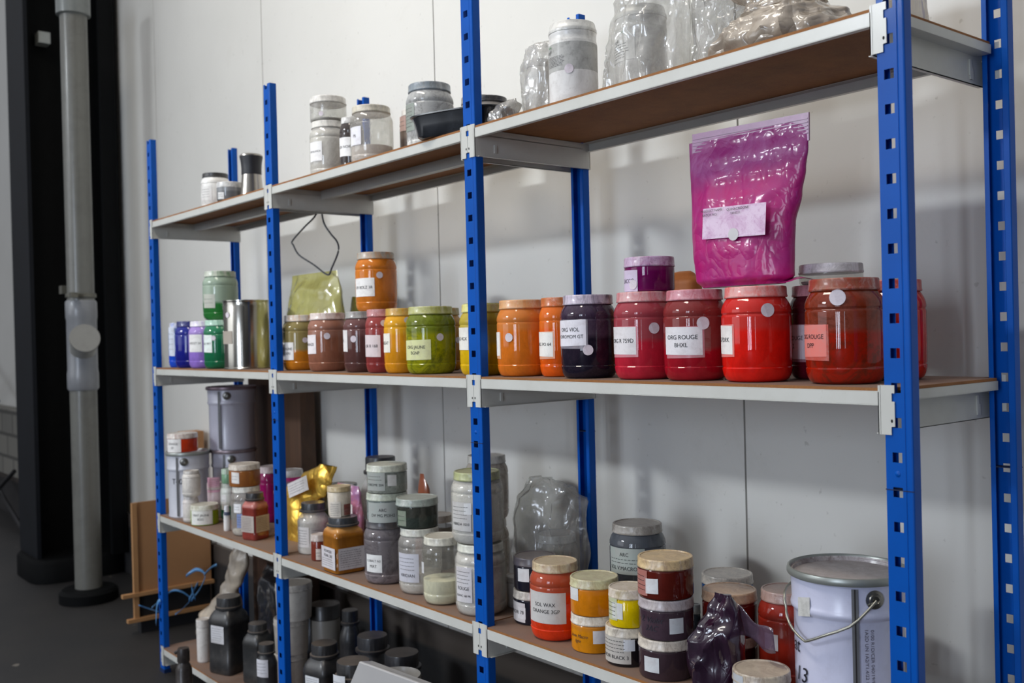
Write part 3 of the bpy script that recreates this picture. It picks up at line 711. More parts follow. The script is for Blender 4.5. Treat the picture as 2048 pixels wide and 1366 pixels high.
JARS = [
    ('jar', 'jar', 'jar', -2.6189, 0.1, 1.696, 0.05, 0.132, 67.1, '202022', 'M:E8E6E1', [[25.9, 26.5, 0.0355, 0.0841, ['~', '~'], 'DEDCD8']], [], 'white opaque jar with a black lid, on the top shelf far left', 'jars of pigment on the top shelf'),
    ('tub', 'tub', 'tub', -2.3507, 0.035, 1.696, 0.0426, 0.06, 66.3, 'D9D8D4', 'P:7C7E80:8C8E90:.5', [[22.0, 18.0, 0.0034, 0.026, ['~'], 'DDDDDA']], [], 'small grey tub with white lid standing before the black-lidded white jar', 'jars of pigment on the top shelf'),
    ('jar', 'jar', 'jar', -1.8029, 0.1, 1.696, 0.056, 0.165, 60.8, 'E6E2DA', 'C:EAE6DE:.93:.5', [[14.7, 24.9, 0.0484, 0.1036, ['OR BLANCA'], 'F2F0EE']], [], 'white powder jar under a nearly empty clear tub on the top shelf', 'jars of pigment on the top shelf'),
    ('tub', 'tub', 'tub', -1.8034, 0.1, 1.8615, 0.0527, 0.07, 60.8, 'E9E5DE', 'C:9A948A:.12:.35', [], [[38.3, 0.0168, 0.007]], 'nearly empty clear tub with white lid stacked on the white powder jar', 'jars of pigment on the top shelf'),
    ('jar', 'jar', 'jar', -1.6557, 0.09, 1.696, 0.034, 0.15, 59.6, 'E4E2DE', 'P:4A4341:5A5350:.9', [[20.3, 42.8, 0.0414, 0.0933, ['OR NOIR'], 'F1F0EE']], [], 'dark brown jar with white lid and white label, half hidden behind the clear pinkish jar', 'jars of pigment on the top shelf'),
    ('jar', 'jar', 'jar', -1.5464, 0.0865, 1.696, 0.0579, 0.158, 58.4, 'CFC7B4', 'C:E2D6CE:.36:.30', [[8.8, 20.8, 0.0514, 0.0999, ['PS'], 'E9E7EC']], [], 'clear jar one third full of pinkish white powder under a beige lid, top shelf', 'jars of pigment on the top shelf'),
    ('jar', 'jar', 'jar', -1.3047, 0.11, 1.696, 0.0601, 0.17, 55.1, '7E8890', 'S:EAE9E4:B0B0AE:.2', [[-5.7, 21.2, 0.0508, 0.1182, ['~', '~', '~'], '8B948A']], [], 'big white speckled jar with a blue-grey lid behind the black food tray', 'jars of pigment on the top shelf'),
    ('jar', 'jar', 'jar', -1.5273, 0.23, 1.696, 0.056, 0.165, 55.7, 'D8D4CC', 'P:6B5D55:7A6A60:.5', [[-2.2, 16.3, 0.1029, 0.1435, ['~'], 'D9B9B0']], [], 'brown jar with red and white label squeezed behind the speckled jar', 'jars of pigment on the top shelf'),
    ('jar', 'jar', 'jar', -1.3122, 0.27, 1.696, 0.051, 0.162, 52.3, '8E8882', 'S:B9B4AC:8E8A84:.3', [], [], 'dusty jar with a worn metal lid behind the front post, top shelf', 'jars of pigment on the top shelf'),
    ('jar', 'jar', 'jar', -1.1858, 0.2, 1.696, 0.056, 0.125, 51.8, '1E1F22', 'P:8A857F:7A7570:.5', [], [], 'low dusty jar with wide black ribbed lid right of the front post, top shelf', 'jars of pigment on the top shelf'),
    ('drum', 'drum', 'tub', -0.733, 0.07, 1.696, 0.0494, 0.168, 46.8, 'E6E4E0', 'M:E4E2DE', [[46.1, 74.4, 0.0671, 0.1109, [], 'A9A8A4']], [[36.9, 0.0687, 0.0095]], 'tall white tub with a smudged grey label, right of the bagged jar', 'jars of pigment on the top shelf'),
    ('jar', 'jar', 'jar', -0.9219, 0.14, 1.696, 0.0301, 0.15, 48.8, 'DEDBD6', 'M:DAD6D0', [], [], 'white jar wrapped in a wrinkled clear bag on the top shelf', 'jars of pigment on the top shelf'),
    ('drum', 'drum', 'tub', -0.5999, 0.13, 1.696, 0.0514, 0.175, 43.0, 'E6E4E0', 'M:E2E0DC', [[-25.8, 55.7, 0.0683, 0.1183, ['cargill', '~', '~', '~'], 'F0EFEC']], [], 'tall white printed tub inside the big clear bag on the top shelf', 'jars of pigment on the top shelf'),
    ('jar', 'jar', 'jar', -2.9307, 0.07, 1.146, 0.035, 0.165, 69.2, 'ECEAE6', 'P:1E50D0:6E8FC4:.32', [[23.2, 23.7, 0.0428, 0.1488, ['~', '~'], 'D5DCE8']], [], 'slim jar of bright blue pigment, leftmost on the middle shelf', 'pigment jars in a row on the middle shelf'),
    ('jar', 'jar', 'jar', -2.779, 0.06, 1.146, 0.056, 0.168, 68.6, '1E2464', 'P:1A1F80:1F2A86:.5', [], [], 'dark ultramarine blue jar with a dark blue lid', 'pigment jars in a row on the middle shelf'),
    ('jar', 'jar', 'jar', -2.6642, 0.065, 1.146, 0.056, 0.165, 67.8, 'F0EEEA', 'P:9A78D2:A88BD0:.35', [[28.2, 29.1, 0.0576, 0.1187, ['VIOLET 54'], 'ECE9E6']], [], 'lilac purple jar with white lid and white label', 'pigment jars in a row on the middle shelf'),
    ('jar', 'jar', 'jar', -2.5175, 0.06, 1.146, 0.056, 0.165, 67.0, 'BFE0CC', 'P:1C6B46:2A7A54:.6', [[14.7, 22.6, 0.056, 0.115, ['OR VERT'], 'E9F2EC']], [[43.4, 0.1044, 0.008]], 'green pigment jar beside the steel can, lower of two green jars', 'pigment jars in a row on the middle shelf'),
    ('jar', 'jar', 'jar', -2.5779, 0.09, 1.3115, 0.06, 0.17, 67.0, 'C9CBBE', 'P:2C7434:9DAF9C:.36', [[24.5, 24.4, 0.0426, 0.0906, ['~'], 'B9BBAE']], [], 'clear jar part filled with green powder, stacked on the green jar', 'pigment jars in a row on the middle shelf'),
    ('jar', 'jar', 'jar', -1.98, 0.086, 1.146, 0.055, 0.165, 62.7, 'E8E4DC', 'P:C87A1E:8E7F4E:.36', [[9.5, 28.8, 0.0317, 0.0839, ['OR JAUNE', 'INDIEN'], 'EFECE8']], [[74.8, 0.09, 0.008]], 'amber jar one third full of ochre, leftmost jar of the second bay', 'pigment jars in a row on the middle shelf'),
    ('jar', 'jar', 'jar', -1.776, 0.065, 1.146, 0.056, 0.165, 61.2, 'E6D9D2', 'P:96604A:9A6A58:.6', [[-3.2, 28.1, 0.0502, 0.1036, ['BRONZE'], 'EFE6E6']], [[58.9, 0.0997, 0.009]], 'pinkish brown jar with a dusty white lid on the middle shelf', 'pigment jars in a row on the middle shelf'),
    ('jar', 'jar', 'jar', -1.5919, 0.07, 1.146, 0.052, 0.163, 59.2, '9FA09A', 'P:5A3A36:6A4644:.6', [[-19.6, 27.5, 0.0565, 0.1142, ['OR'], 'E9E5E2']], [[31.2, 0.0895, 0.009]], 'dark maroon brown jar with a mottled grey lid', 'pigment jars in a row on the middle shelf'),
    ('jar', 'jar', 'jar', -1.48, 0.06, 1.146, 0.042, 0.165, 58.2, 'C98A8A', 'P:8A3634:96403E:.6', [[15.0, 38.9, 0.0418, 0.0986, ['OR R 168'], 'DFCFCF']], [[66.4, 0.1289, 0.008]], 'dull red jar with a pink dusted lid in the second bay', 'pigment jars in a row on the middle shelf'),
    ('jar', 'jar', 'jar', -1.3896, 0.066, 1.146, 0.047, 0.164, 57.0, 'BE9A3C', 'P:D9901C:E0A01E:.6', [[-15.2, 30.5, 0.0533, 0.1013, ['MUSCAT'], 'F0EBDD']], [[72.6, 0.1339, 0.008]], 'golden yellow jar with yellow lid tucked behind the green-yellow jar', 'pigment jars in a row on the middle shelf'),
    ('jar', 'jar', 'jar', -1.2706, 0.072, 1.146, 0.0614, 0.164, 55.4, 'B7B77E', 'N:9A9A12:6E7A14:.6', [[15.8, 39.2, 0.035, 0.0832, ['ORG JAUNE', 'BGNP'], 'D9DBA0']], [[76.3, 0.0892, 0.009]], 'large yellow-green dusty jar with yellow label left of the third front post', 'pigment jars in a row on the middle shelf'),
    ('jar', 'jar', 'jar', -1.613, 0.13, 1.3095, 0.0576, 0.162, 58.4, 'A9A69C', 'P:D27A2A:C97C30:.9', [[18.9, 34.6, 0.0406, 0.0907, ['OR BOLZ 3R'], 'F0EEEA']], [[67.7, 0.0978, 0.009]], 'orange jar with a grey lid standing on top of the brown and red jars', 'pigment jars in a row on the middle shelf'),
    ('jar', 'jar', 'jar', -1.408, 0.2, 1.146, 0.056, 0.165, 54.8, 'A09A62', 'P:B87A12:B8821A:.6', [], [[104.1, 0.0802, 0.008]], 'ochre yellow jar in the back row behind the yellow-green jar', 'pigment jars in a row on the middle shelf'),
    ('jar', 'jar', 'jar', -1.0547, 0.07, 1.146, 0.056, 0.162, 52.4, 'DCD98E', 'P:E0B414:B7A23A:.45', [[-13.6, 28.1, 0.0585, 0.1093, ['ORG 4GX'], 'EDE9DF']], [], 'bright yellow jar with pale yellow lid directly behind the third front post', 'pigment jars in a row on the middle shelf'),
    ('jar', 'jar', 'jar', -1.2118, 0.19, 1.146, 0.056, 0.17, 52.4, '8E8F4E', 'P:7E7210:87802A:.5', [], [[61.3, 0.079, 0.008]], 'olive yellow jar in the back row right of the third front post', 'pigment jars in a row on the middle shelf'),
    ('jar', 'jar', 'jar', -0.917, 0.07, 1.146, 0.0555, 0.165, 50.1, 'D9A878', 'P:DB7420:D27C36:.6', [[-36.1, 25.8, 0.0448, 0.0959, ['P'], 'F0EDE8']], [[19.6, 0.0845, 0.0095]], 'light orange jar with an orange dusted lid at the left of the third bay', 'pigment jars in a row on the middle shelf'),
    ('jar', 'jar', 'jar', -0.8127, 0.085, 1.146, 0.042, 0.166, 48.0, 'B86A30', 'P:E05A12:D9691E:.6', [[-7.7, 37.5, 0.0431, 0.0942, ['ORG PO 64'], 'EDEAE4']], [], 'narrow vivid orange jar touching the very dark violet jar', 'pigment jars in a row on the middle shelf'),
    ('jar', 'jar', 'jar', -0.7028, 0.066, 1.146, 0.057, 0.166, 46.3, 'C6BACA', 'N:1E1826:3A2A40:.5', [[3.8, 37.7, 0.065, 0.1163, ['ORG VIOL', 'CHROMOM GT'], 'E6E3EA']], [[44.7, 0.0566, 0.0105]], 'very dark violet jar with white label and lilac lid', 'pigment jars in a row on the middle shelf'),
    ('jar', 'jar', 'jar', -0.5596, 0.075, 1.146, 0.057, 0.165, 43.2, 'CDA0A0', 'P:C02438:9A3A44:.45', [[-5.6, 34.2, 0.0479, 0.0995, ['ORG R 759D'], 'E4DFE0']], [[63.1, 0.0962, 0.0105]], 'crimson jar carrying the small magenta tub on its lid', 'pigment jars in a row on the middle shelf'),
    ('jar', 'jar', 'jar', -0.4366, 0.08, 1.146, 0.0575, 0.163, 40.3, 'C98A96', 'P:A01424:7E2A2A:.35', [[14.1, 38.8, 0.0467, 0.0964, ['ORG ROUGE', 'BHXL'], 'E3DFE2']], [[54.5, 0.1026, 0.0115]], 'dark red jar with a whole two-line white label, left of the scarlet jar', 'pigment jars in a row on the middle shelf'),
    ('jar', 'jar', 'jar', -0.3045, 0.085, 1.146, 0.0594, 0.162, 37.0, 'D99C98', 'P:E01C12:C8241E:.55', [[-36.6, 31.8, 0.0483, 0.0969, ['ORG FDRK'], 'ECE6E2']], [[55.4, 0.1208, 0.0115]], 'bright scarlet red jar with a pink lid under the magenta bag', 'pigment jars in a row on the middle shelf'),
    ('jar', 'jar', 'jar', -0.2514, 0.2, 1.146, 0.056, 0.163, 33.5, 'D0909A', 'P:5A0E20:521420:.35', [[-30.3, 35.8, 0.036, 0.0948, ['ORG ROUGE', '48.2'], 'D9CDD6']], [], 'deep wine red jar in the back row, between scarlet and rusty red jars', 'pigment jars in a row on the middle shelf'),
    ('jar', 'jar', 'jar', -0.1368, 0.09, 1.146, 0.0613, 0.166, 32.3, '8A4A34', 'N:9E1C08:7A2A12:.5', [[-24.8, 30.8, 0.0434, 0.0936, ['ORG ROUGE', 'DPP'], 'E07A70']], [[23.4, 0.1352, 0.0125]], 'large rusty red jar with copper-red lid and pink-red label', 'pigment jars in a row on the middle shelf'),
    ('jar', 'jar', 'jar', -0.1308, 0.218, 1.146, 0.056, 0.165, 29.9, 'B04A40', 'P:C01C0E:B4200E:.6', [], [], 'red jar at the right end of the middle shelf, half behind the last post', 'pigment jars in a row on the middle shelf'),
    ('tub', 'tub', 'tub', -0.555, 0.09, 1.3115, 0.0485, 0.066, 42.8, 'C9B2CC', 'P:6A0A50:6A0A50:.6', [[-14.3, 29.5, 0.001, 0.0416, ['SACCO'], 'CFC0D8']], [[2.9, 0.0139, 0.0095]], 'small magenta tub with a lilac lid on top of a crimson jar', 'pigment jars in a row on the middle shelf'),
    ('tub', 'tub', 'tub', -0.2373, 0.21, 1.3095, 0.0546, 0.036, 32.9, 'E2DDE2', 'C:C8BCC4:.2:.15', [], [], 'shallow clear tub with wide white lid lying tilted behind the rusty red jar', 'pigment jars in a row on the middle shelf'),
    ('jar', 'jar', 'jar', -2.7402, 0.028, 0.596, 0.029, 0.092, 68.8, 'E4DDD8', 'M:DED6D0', [], [], 'white plastic jar standing before the bucket, lower one of a pair', 'jars and tubs of pigment on the lower shelf'),
    ('jar', 'jar', 'jar', -2.7302, 0.028, 0.6885, 0.032, 0.092, 68.7, 'DED8D0', 'M:E0DAD2', [], [], 'white plastic jar stacked on another before the bucket, upper one of the pair', 'jars and tubs of pigment on the lower shelf'),
    ('jar', 'tubr', 'tub', -2.756, 0.125, 0.596, 0.028, 0.128, 67.5, 'DDD2CE', 'M:DCC6CC', [[54.8, 52.8, 0.0952, 0.1496, ['~', '~', '~'], 'E0A8C0']], [], 'white canister with pink printing near the back', 'jars and tubs of pigment on the lower shelf'),
    ('tub', 'tub', 'tub', -2.6633, 0.047, 0.596, 0.048, 0.07, 68.1, 'E2E0D2', 'P:9AB81E:9AB020:.8', [[49.9, 50.3, 0.0041, 0.0564, ['VERT JAUNE', 'BGO'], 'EDEDE6']], [], 'small lime green tub with white lid and wide label at the shelf edge', 'jars and tubs of pigment on the lower shelf'),
    ('jar', 'jar', 'jar', -2.3753, 0.075, 0.596, 0.0506, 0.16, 65.9, 'DAD9D0', 'C:D9D3CA:.12:.3', [[29.3, 15.9, 0.0781, 0.1077, ['~'], 'EDEDEE'], [39.4, 12.1, 0.029, 0.075, ['~', '~'], '7C90C0']], [], 'almost empty clear jar with a blue label under the brown tub', 'jars and tubs of pigment on the lower shelf'),
    ('tub', 'tub', 'tub', -2.3848, 0.075, 0.7565, 0.0515, 0.0735, 65.9, 'DDD5C8', 'P:A06434:A26A3C:.8', [[28.9, 16.7, 0.0136, 0.0499, ['~'], 'E9E6E2']], [], 'caramel brown tub with a white lid stacked on the clear jar', 'jars and tubs of pigment on the lower shelf'),
    ('jar', 'jar', 'jar', -2.6899, 0.145, 0.596, 0.026, 0.13, 66.8, 'DCE2DA', 'P:2E7A58:E0E6E0:.4', [[32.0, 23.9, 0.0368, 0.0908, ['~'], 'F2F2F2']], [], 'narrow green and white jar behind the small white bottle', 'jars and tubs of pigment on the lower shelf'),
    ('jar', 'tub', 'tub', -2.6859, 0.145, 0.7265, 0.022, 0.052, 66.8, 'C2DEC8', 'P:7FA888:8AB094:.8', [], [], 'pale green lidded jar peeping between the pink canister and the brown tub', 'jars and tubs of pigment on the lower shelf'),
    ('bottle', 'bottle', 'bottle', -2.4792, 0.05, 0.596, 0.0114, 0.085, 66.9, 'E6E8EC', 'M:E6E4E2', [[72.2, 59.3, 0.0531, 0.065, ['~'], '405070']], [], 'tiny white bottle at the shelf edge next to the lime green tub', 'jars and tubs of pigment on the lower shelf'),
    ('bottle', 'sqbottle', 'bottle', -2.2781, 0.06, 0.596, 0.0408, 0.15, 65.4, '2B2B2D', 'P:8A3A32:B87068:.7', [[53.3, 59.3, 0.026, 0.0789, ['~', '~', '~', '~'], 'B5AAA2']], [], 'square red bottle with a black screw cap and grey label', 'jars and tubs of pigment on the lower shelf'),
    ('jar', 'jar', 'jar', -2.5322, 0.24, 0.596, 0.045, 0.196, 64.5, 'E2D5D2', 'P:900E58:8A1454:.7', [], [], 'deep pink jar with white lid left of the second front post', 'jars and tubs of pigment on the lower shelf'),
    ('jar', 'jar', 'jar', -2.3844, 0.24, 0.596, 0.05, 0.196, 63.5, 'DDD8D4', 'P:9A9690:D02E80:.82', [], [], 'jar with a pink band under a white lid, right of the second front post', 'jars and tubs of pigment on the lower shelf'),
    ('bottle', 'bottle', 'bottle', -1.9574, 0.1, 0.596, 0.0481, 0.15, 62.2, '33363A', 'C:D0C8BE:.75:.55', [[18.8, 26.3, 0.0224, 0.0822, ['~', '~', '~'], 'CFCBC8'], [79.0, 26.4, 0.0439, 0.081, ['~', '~'], 'A09A96']], [], 'round grey bottle with a dark screw cap beside the gold foil bag', 'jars and tubs of pigment on the lower shelf'),
    ('tub', 'tub', 'tub', -1.8494, 0.06, 0.596, 0.024, 0.075, 62.0, 'E0D6CE', 'P:7A3426:843A2C:.8', [[54.6, 17.3, 0.004, 0.0358, ['~'], 'D8D0C8']], [], 'tiny red-brown tub with white lid left of the square gold bottle', 'jars and tubs of pigment on the lower shelf'),
    ('gold', 'sqbottle', 'bottle', -1.6809, 0.045, 0.596, 0.058, 0.15, 60.6, '2F3338', 'P:A06420:C89050:.75', [[52.8, 60.4, 0.0109, 0.0706, ['POWDER', 'PEARL 302', '~', '~'], 'D5D0D2']], [], 'square bottle of gold powder with a dark grey screw cap', 'jars and tubs of pigment on the lower shelf'),
    ('tub', 'tubr', 'tub', -1.6982, 0.045, 0.7465, 0.0329, 0.082, 60.8, 'CDB78A', 'M:D6CBB8', [[37.8, 29.6, -0.0076, 0.042, ['~', '~', '~', '~'], 'DAD2C6'], [104.1, 21.9, 0.0035, 0.0338, ['~'], '8A4A40']], [], 'tan canister with a small colour chart label, stacked on the gold bottle', 'jars and tubs of pigment on the lower shelf'),
    ('jar', 'jar', 'jar', -2.0481, 0.25, 0.596, 0.056, 0.18, 60.6, '7C7E70', 'P:5E6A58:8A8E80:.6', [], [], 'dusty grey-green jar behind the tan canister', 'jars and tubs of pigment on the lower shelf'),
    ('bottle', 'bottle', 'bottle', -1.811, 0.25, 0.596, 0.06, 0.285, 58.4, '26282C', 'C:BDB8B2:.4:.5', [], [], 'tall clear bottle with wide black cap behind the stacked grey tubs', 'jars and tubs of pigment on the lower shelf'),
    ('jar', 'jar', 'jar', -1.4985, 0.07, 0.596, 0.059, 0.162, 58.2, '4E4C50', 'N:8A8082:6A6468:.2', [[22.1, 24.1, 0.0331, 0.0786, ['COBALT N3', 'MAT'], 'E4E4E2']], [], 'dusty mauve-grey jar at the bottom of the tallest stack in the second bay', 'jars and tubs of pigment on the lower shelf'),
    ('tub', 'tub', 'tub', -1.4895, 0.07, 0.7585, 0.0542, 0.0735, 58.1, 'BFC8B6', 'S:98A09A:7A8480:.3', [[44.8, 50.4, -0.0001, 0.0516, ['ARC', 'DV MG PS3H2'], 'A3A9A4']], [], 'grey tub with a scribbled label, middle of the tall stack', 'jars and tubs of pigment on the lower shelf'),
    ('tub', 'tub', 'tub', -1.4866, 0.07, 0.8325, 0.0535, 0.0735, 58.1, 'D2D6C6', 'S:A0A398:8A9088:.3', [[19.5, 32.8, 0.0086, 0.0565, ['~', 'CHROME 204'], '9DA29C'], [72.1, 12.9, 0.0207, 0.0492, [], 'D8D6D2']], [], 'grey tub with dusty white lid, top of the tall stack', 'jars and tubs of pigment on the lower shelf'),
    ('jar', 'jar', 'jar', -1.3467, 0.075, 0.596, 0.055, 0.162, 56.3, 'CFCFC4', 'C:DAD2C8:.33:.35', [[18.3, 34.2, 0.0321, 0.1031, ['~', '~', 'VIRIDIAN'], 'C5C5CE']], [], 'clear jar with bluish label and pale powder under the dark green tub', 'jars and tubs of pigment on the lower shelf'),
    ('tub', 'tub', 'tub', -1.3551, 0.075, 0.7585, 0.0536, 0.0735, 56.4, 'A3AEA6', 'S:3E4640:2E322C:.4', [[8.3, 16.4, 0.0075, 0.0451, ['~'], '75826F']], [], 'dark green-black tub with a blue-grey lid', 'jars and tubs of pigment on the lower shelf'),
    ('jar', 'jar', 'jar', -1.2202, 0.055, 0.596, 0.05, 0.16, 55.0, 'D6D3C4', 'C:ECE8CC:.40:.10', [[-19.6, 11.5, 0.0734, 0.1004, [], 'D0D0D0']], [], 'clear jar nearly half full of cream powder, at the shelf edge', 'jars and tubs of pigment on the lower shelf'),
    ('tub', 'tub', 'tub', -1.5196, 0.25, 0.596, 0.045, 0.148, 55.3, 'A39688', 'P:6A6054:6A6054:.8', [], [], 'brown dusty tub behind the dark green tub', 'jars and tubs of pigment on the lower shelf'),
    ('jar', 'jar', 'jar', -1.0878, 0.07, 0.596, 0.0604, 0.162, 52.9, 'DADACB', 'C:E6E2DC:.93:.35', [[9.4, 23.3, 0.033, 0.1132, ['~', '~', 'ROUGE', 'BLANC 100 PR'], 'CFCCCE']], [], 'white powder jar behind the third front post, under the olive-lidded jar', 'jars and tubs of pigment on the lower shelf'),
    ('jar', 'jar', 'jar', -1.0942, 0.07, 0.7585, 0.0617, 0.164, 52.9, 'A9AE7A', 'C:E0DED6:.93:.4', [[11.7, 26.7, 0.0334, 0.0986, ['~', '~', 'VIBIRDA 1010'], 'C4C2BE'], [31.3, 8.6, 0.0709, 0.097, [], 'DCDCDA']], [], 'white powder jar with olive lid stacked behind the third front post', 'jars and tubs of pigment on the lower shelf'),
    ('jar', 'jar', 'jar', -1.2925, 0.25, 0.596, 0.056, 0.165, 52.4, 'C9C3B8', 'S:BDB4A8:A89E90:.3', [], [], 'beige dusty jar at the back, lower of the back pair by the third post', 'jars and tubs of pigment on the lower shelf'),
    ('jar', 'jar', 'jar', -1.2895, 0.25, 0.7615, 0.056, 0.165, 52.4, 'C3BFB6', 'S:BDB2A6:AAA094:.3', [], [], 'beige dusty jar with white lid, highest on the lower shelf by the third post', 'jars and tubs of pigment on the lower shelf'),
    ('jar', 'jar', 'jar', -1.0136, 0.24, 0.596, 0.0534, 0.168, 48.5, 'D2D0CA', 'C:CFCBC4:.4:.3', [], [], 'clear jar with white rimmed lid inside the crumpled clear bag', 'jars and tubs of pigment on the lower shelf'),
    ('tub', 'tubr', 'tub', -1.0613, 0.16, 0.596, 0.03, 0.072, 50.7, 'DAD6D2', 'M:DAD6D4', [], [], 'small plain white tub left of the two black tubs', 'jars and tubs of pigment on the lower shelf'),
    ('tub', 'tub', 'tub', -0.9436, 0.11, 0.596, 0.048, 0.0735, 49.8, 'DAD4C8', 'P:20202A:20202C:.8', [[-4.8, 27.4, 0.0069, 0.0492, ['NOIR 78'], 'CFCCCC'], [11.1, 12.9, 0.0138, 0.0393, [], 'DCDCDC']], [], 'black tub with a white lid, lower one beside the orange wax jar', 'jars and tubs of pigment on the lower shelf'),
    ('tub', 'tub', 'tub', -0.9406, 0.11, 0.67, 0.048, 0.0735, 49.7, '4E4A54', 'P:23222C:24242E:.8', [[16.0, 17.9, 0.0227, 0.0514, [], 'DADADA']], [], 'black tub with a dark grey lid stacked beside the orange wax jar', 'jars and tubs of pigment on the lower shelf'),
    ('jar', 'jar', 'jar', -0.8271, 0.07, 0.596, 0.0546, 0.16, 48.6, 'C9B894', 'P:E03A14:A8452A:.62', [[22.6, 48.4, 0.039, 0.1035, ['SOL WAX', 'ORANGE 3GP'], 'C9C6C2']], [], 'orange-red jar with two-line white label and tan lid, lower shelf', 'jars and tubs of pigment on the lower shelf'),
    ('tub', 'tub', 'tub', -0.7124, 0.072, 0.596, 0.048, 0.0735, 46.4, 'E8E2D8', 'P:D98A10:C87C14:.6', [[57.7, 15.3, 0.0211, 0.0469, [], 'DCD8DA'], [1.0, 36.6, 0.0146, 0.0428, ['/Jaune Macro', '/light'], '-']], [], 'mustard yellow tub with handwriting, lower one of the yellow pair', 'jars and tubs of pigment on the lower shelf'),
    ('tub', 'tub', 'tub', -0.71, 0.072, 0.67, 0.0497, 0.0735, 46.4, 'CDCBA4', 'P:DA8210:D27C10:.6', [[-12.6, 17.7, 0.0304, 0.0548, [], 'DADAD8']], [], 'amber yellow tub with a greenish lid, upper one of the yellow pair', 'jars and tubs of pigment on the lower shelf'),
    ('tub', 'tub', 'tub', -0.6077, 0.06, 0.596, 0.043, 0.0735, 44.5, 'DCD3C2', 'P:1E1A1E:221E22:.8', [[6.3, 46.6, 0.0063, 0.0581, ['~', '~', 'NOIR BLACK 3'], 'B9B4AC'], [48.9, 14.7, 0.0316, 0.0535, [], 'D3D5DA']], [], 'black tub with white lid right below the bright lemon yellow tub', 'jars and tubs of pigment on the lower shelf'),
    ('tub', 'tub', 'tub', -0.6014, 0.06, 0.67, 0.0395, 0.0735, 44.4, 'D8CCBE', 'P:E0C000:DDB800:.8', [[-12.7, 21.8, 0.0136, 0.0572, ['~', '~'], 'BDBF9C'], [7.4, 18.7, 0.0177, 0.0485, [], 'D8DAD8']], [], 'bright lemon yellow tub stacked on the black tub', 'jars and tubs of pigment on the lower shelf'),
    ('tub', 'tub', 'tub', -0.7338, 0.22, 0.596, 0.0565, 0.0735, 43.9, 'CFC8BE', 'P:44444C:44444C:.8', [], [], 'dark tub hidden behind the lemon yellow tub, carrying a grey jar', 'jars and tubs of pigment on the lower shelf'),
    ('jar', 'jar', 'jar', -0.7282, 0.22, 0.67, 0.06, 0.158, 43.8, 'A9A298', 'P:3C4044:50545A:.5', [[15.1, 42.8, 0.0586, 0.1131, ['ARC', '~', 'SOL V.MACRO C'], 'A3ABA4']], [], 'dark grey jar with a pale green label at the back of the third bay', 'jars and tubs of pigment on the lower shelf'),
    ('tub', 'tub', 'tub', -0.5089, 0.062, 0.596, 0.0523, 0.0735, 42.4, 'DAD0C2', 'P:3E2E34:40303A:.8', [[9.4, 17.7, 0.0152, 0.0429, [], 'CFD2D4']], [], 'dark plum tub at the bottom of the three-tub stack in the third bay', 'jars and tubs of pigment on the lower shelf'),
    ('tub', 'tub', 'tub', -0.507, 0.062, 0.67, 0.0518, 0.0735, 42.3, 'B9B0B4', 'P:4E3C46:3A2834:.5', [[63.5, 15.2, 0.0144, 0.0426, [], 'CED2D6'], [8.4, 36.0, 0.0092, 0.0515, ['/2. Violet', '/2AC'], '-']], [], 'violet-brown tub with dark handwriting, middle of the three-tub stack', 'jars and tubs of pigment on the lower shelf'),
    ('tub', 'tub', 'tub', -0.5063, 0.062, 0.744, 0.0522, 0.0735, 42.3, 'D9BE8E', 'P:5E1C14:64241A:.8', [[-20.2, 21.9, 0.0059, 0.0525, ['~', '~'], 'A86A60'], [12.0, 14.7, 0.012, 0.0396, [], 'D9DADC']], [], 'red-brown tub with tan lid on top of the three-tub stack', 'jars and tubs of pigment on the lower shelf'),
    ('tub', 'tub', 'tub', -0.5872, 0.24, 0.596, 0.0091, 0.08, 40.6, '7A8080', 'P:2A3038:2A3038:.8', [], [], 'dark blue-grey tub glimpsed right of the three-tub stack', 'jars and tubs of pigment on the lower shelf'),
    ('tub', 'tub', 'tub', -0.5316, 0.27, 0.596, 0.0514, 0.0735, 38.9, 'CFC8C0', 'P:303A50:303A50:.8', [], [], 'hidden dark tub at the back, under the blue one', 'jars and tubs of pigment on the lower shelf'),
    ('tub', 'tub', 'tub', -0.5295, 0.27, 0.67, 0.0514, 0.0755, 38.9, 'D8CFC2', 'P:1E4A80:1E4A80:.8', [], [], 'blue tub with a white lid in the back row of the third bay', 'jars and tubs of pigment on the lower shelf'),
    ('tub', 'tub', 'tub', -0.4337, 0.155, 0.596, 0.0508, 0.0735, 38.8, 'B9A898', 'P:3A0E14:3A0E14:.8', [], [], 'dark wine tub standing behind the purple bag', 'jars and tubs of pigment on the lower shelf'),
    ('tub', 'tub', 'tub', -0.4327, 0.155, 0.67, 0.0508, 0.082, 38.8, 'D0AE90', 'P:6A1410:5A1412:.8', [], [], 'dark red tub with a tan dusty lid, tilted, behind the purple bag', 'jars and tubs of pigment on the lower shelf'),
    ('jar', 'jar', 'jar', -0.3321, 0.19, 0.596, 0.05, 0.168, 35.7, 'A88A80', 'P:9A2A1C:8A2418:.5', [[2.3, 15.8, 0.0671, 0.0959, [], 'C9C4C4']], [], 'brick red jar with a pale dusted lid left of the white metal bucket', 'jars and tubs of pigment on the lower shelf'),
    ('tub', 'tub', 'tub', -0.2736, 0.036, 0.596, 0.048, 0.0725, 37.1, 'C9BCA8', 'P:3E1A18:4A2018:.8', [[-18.8, 17.9, 0.0436, 0.0688, [], 'B9BCC0']], [], 'dark brown tub with dirty beige lid in front of the bucket, bottom edge', 'jars and tubs of pigment on the lower shelf'),
    ('bottle', 'tubr', 'bottle', -2.7141, 0.05, 0.096, 0.0239, 0.152, 68.3, 'E3DFDA', 'M:DDD9D4', [], [], 'slim white cylinder bottle between the sack and the big black bottle', 'bottles and tubs on the bottom shelf'),
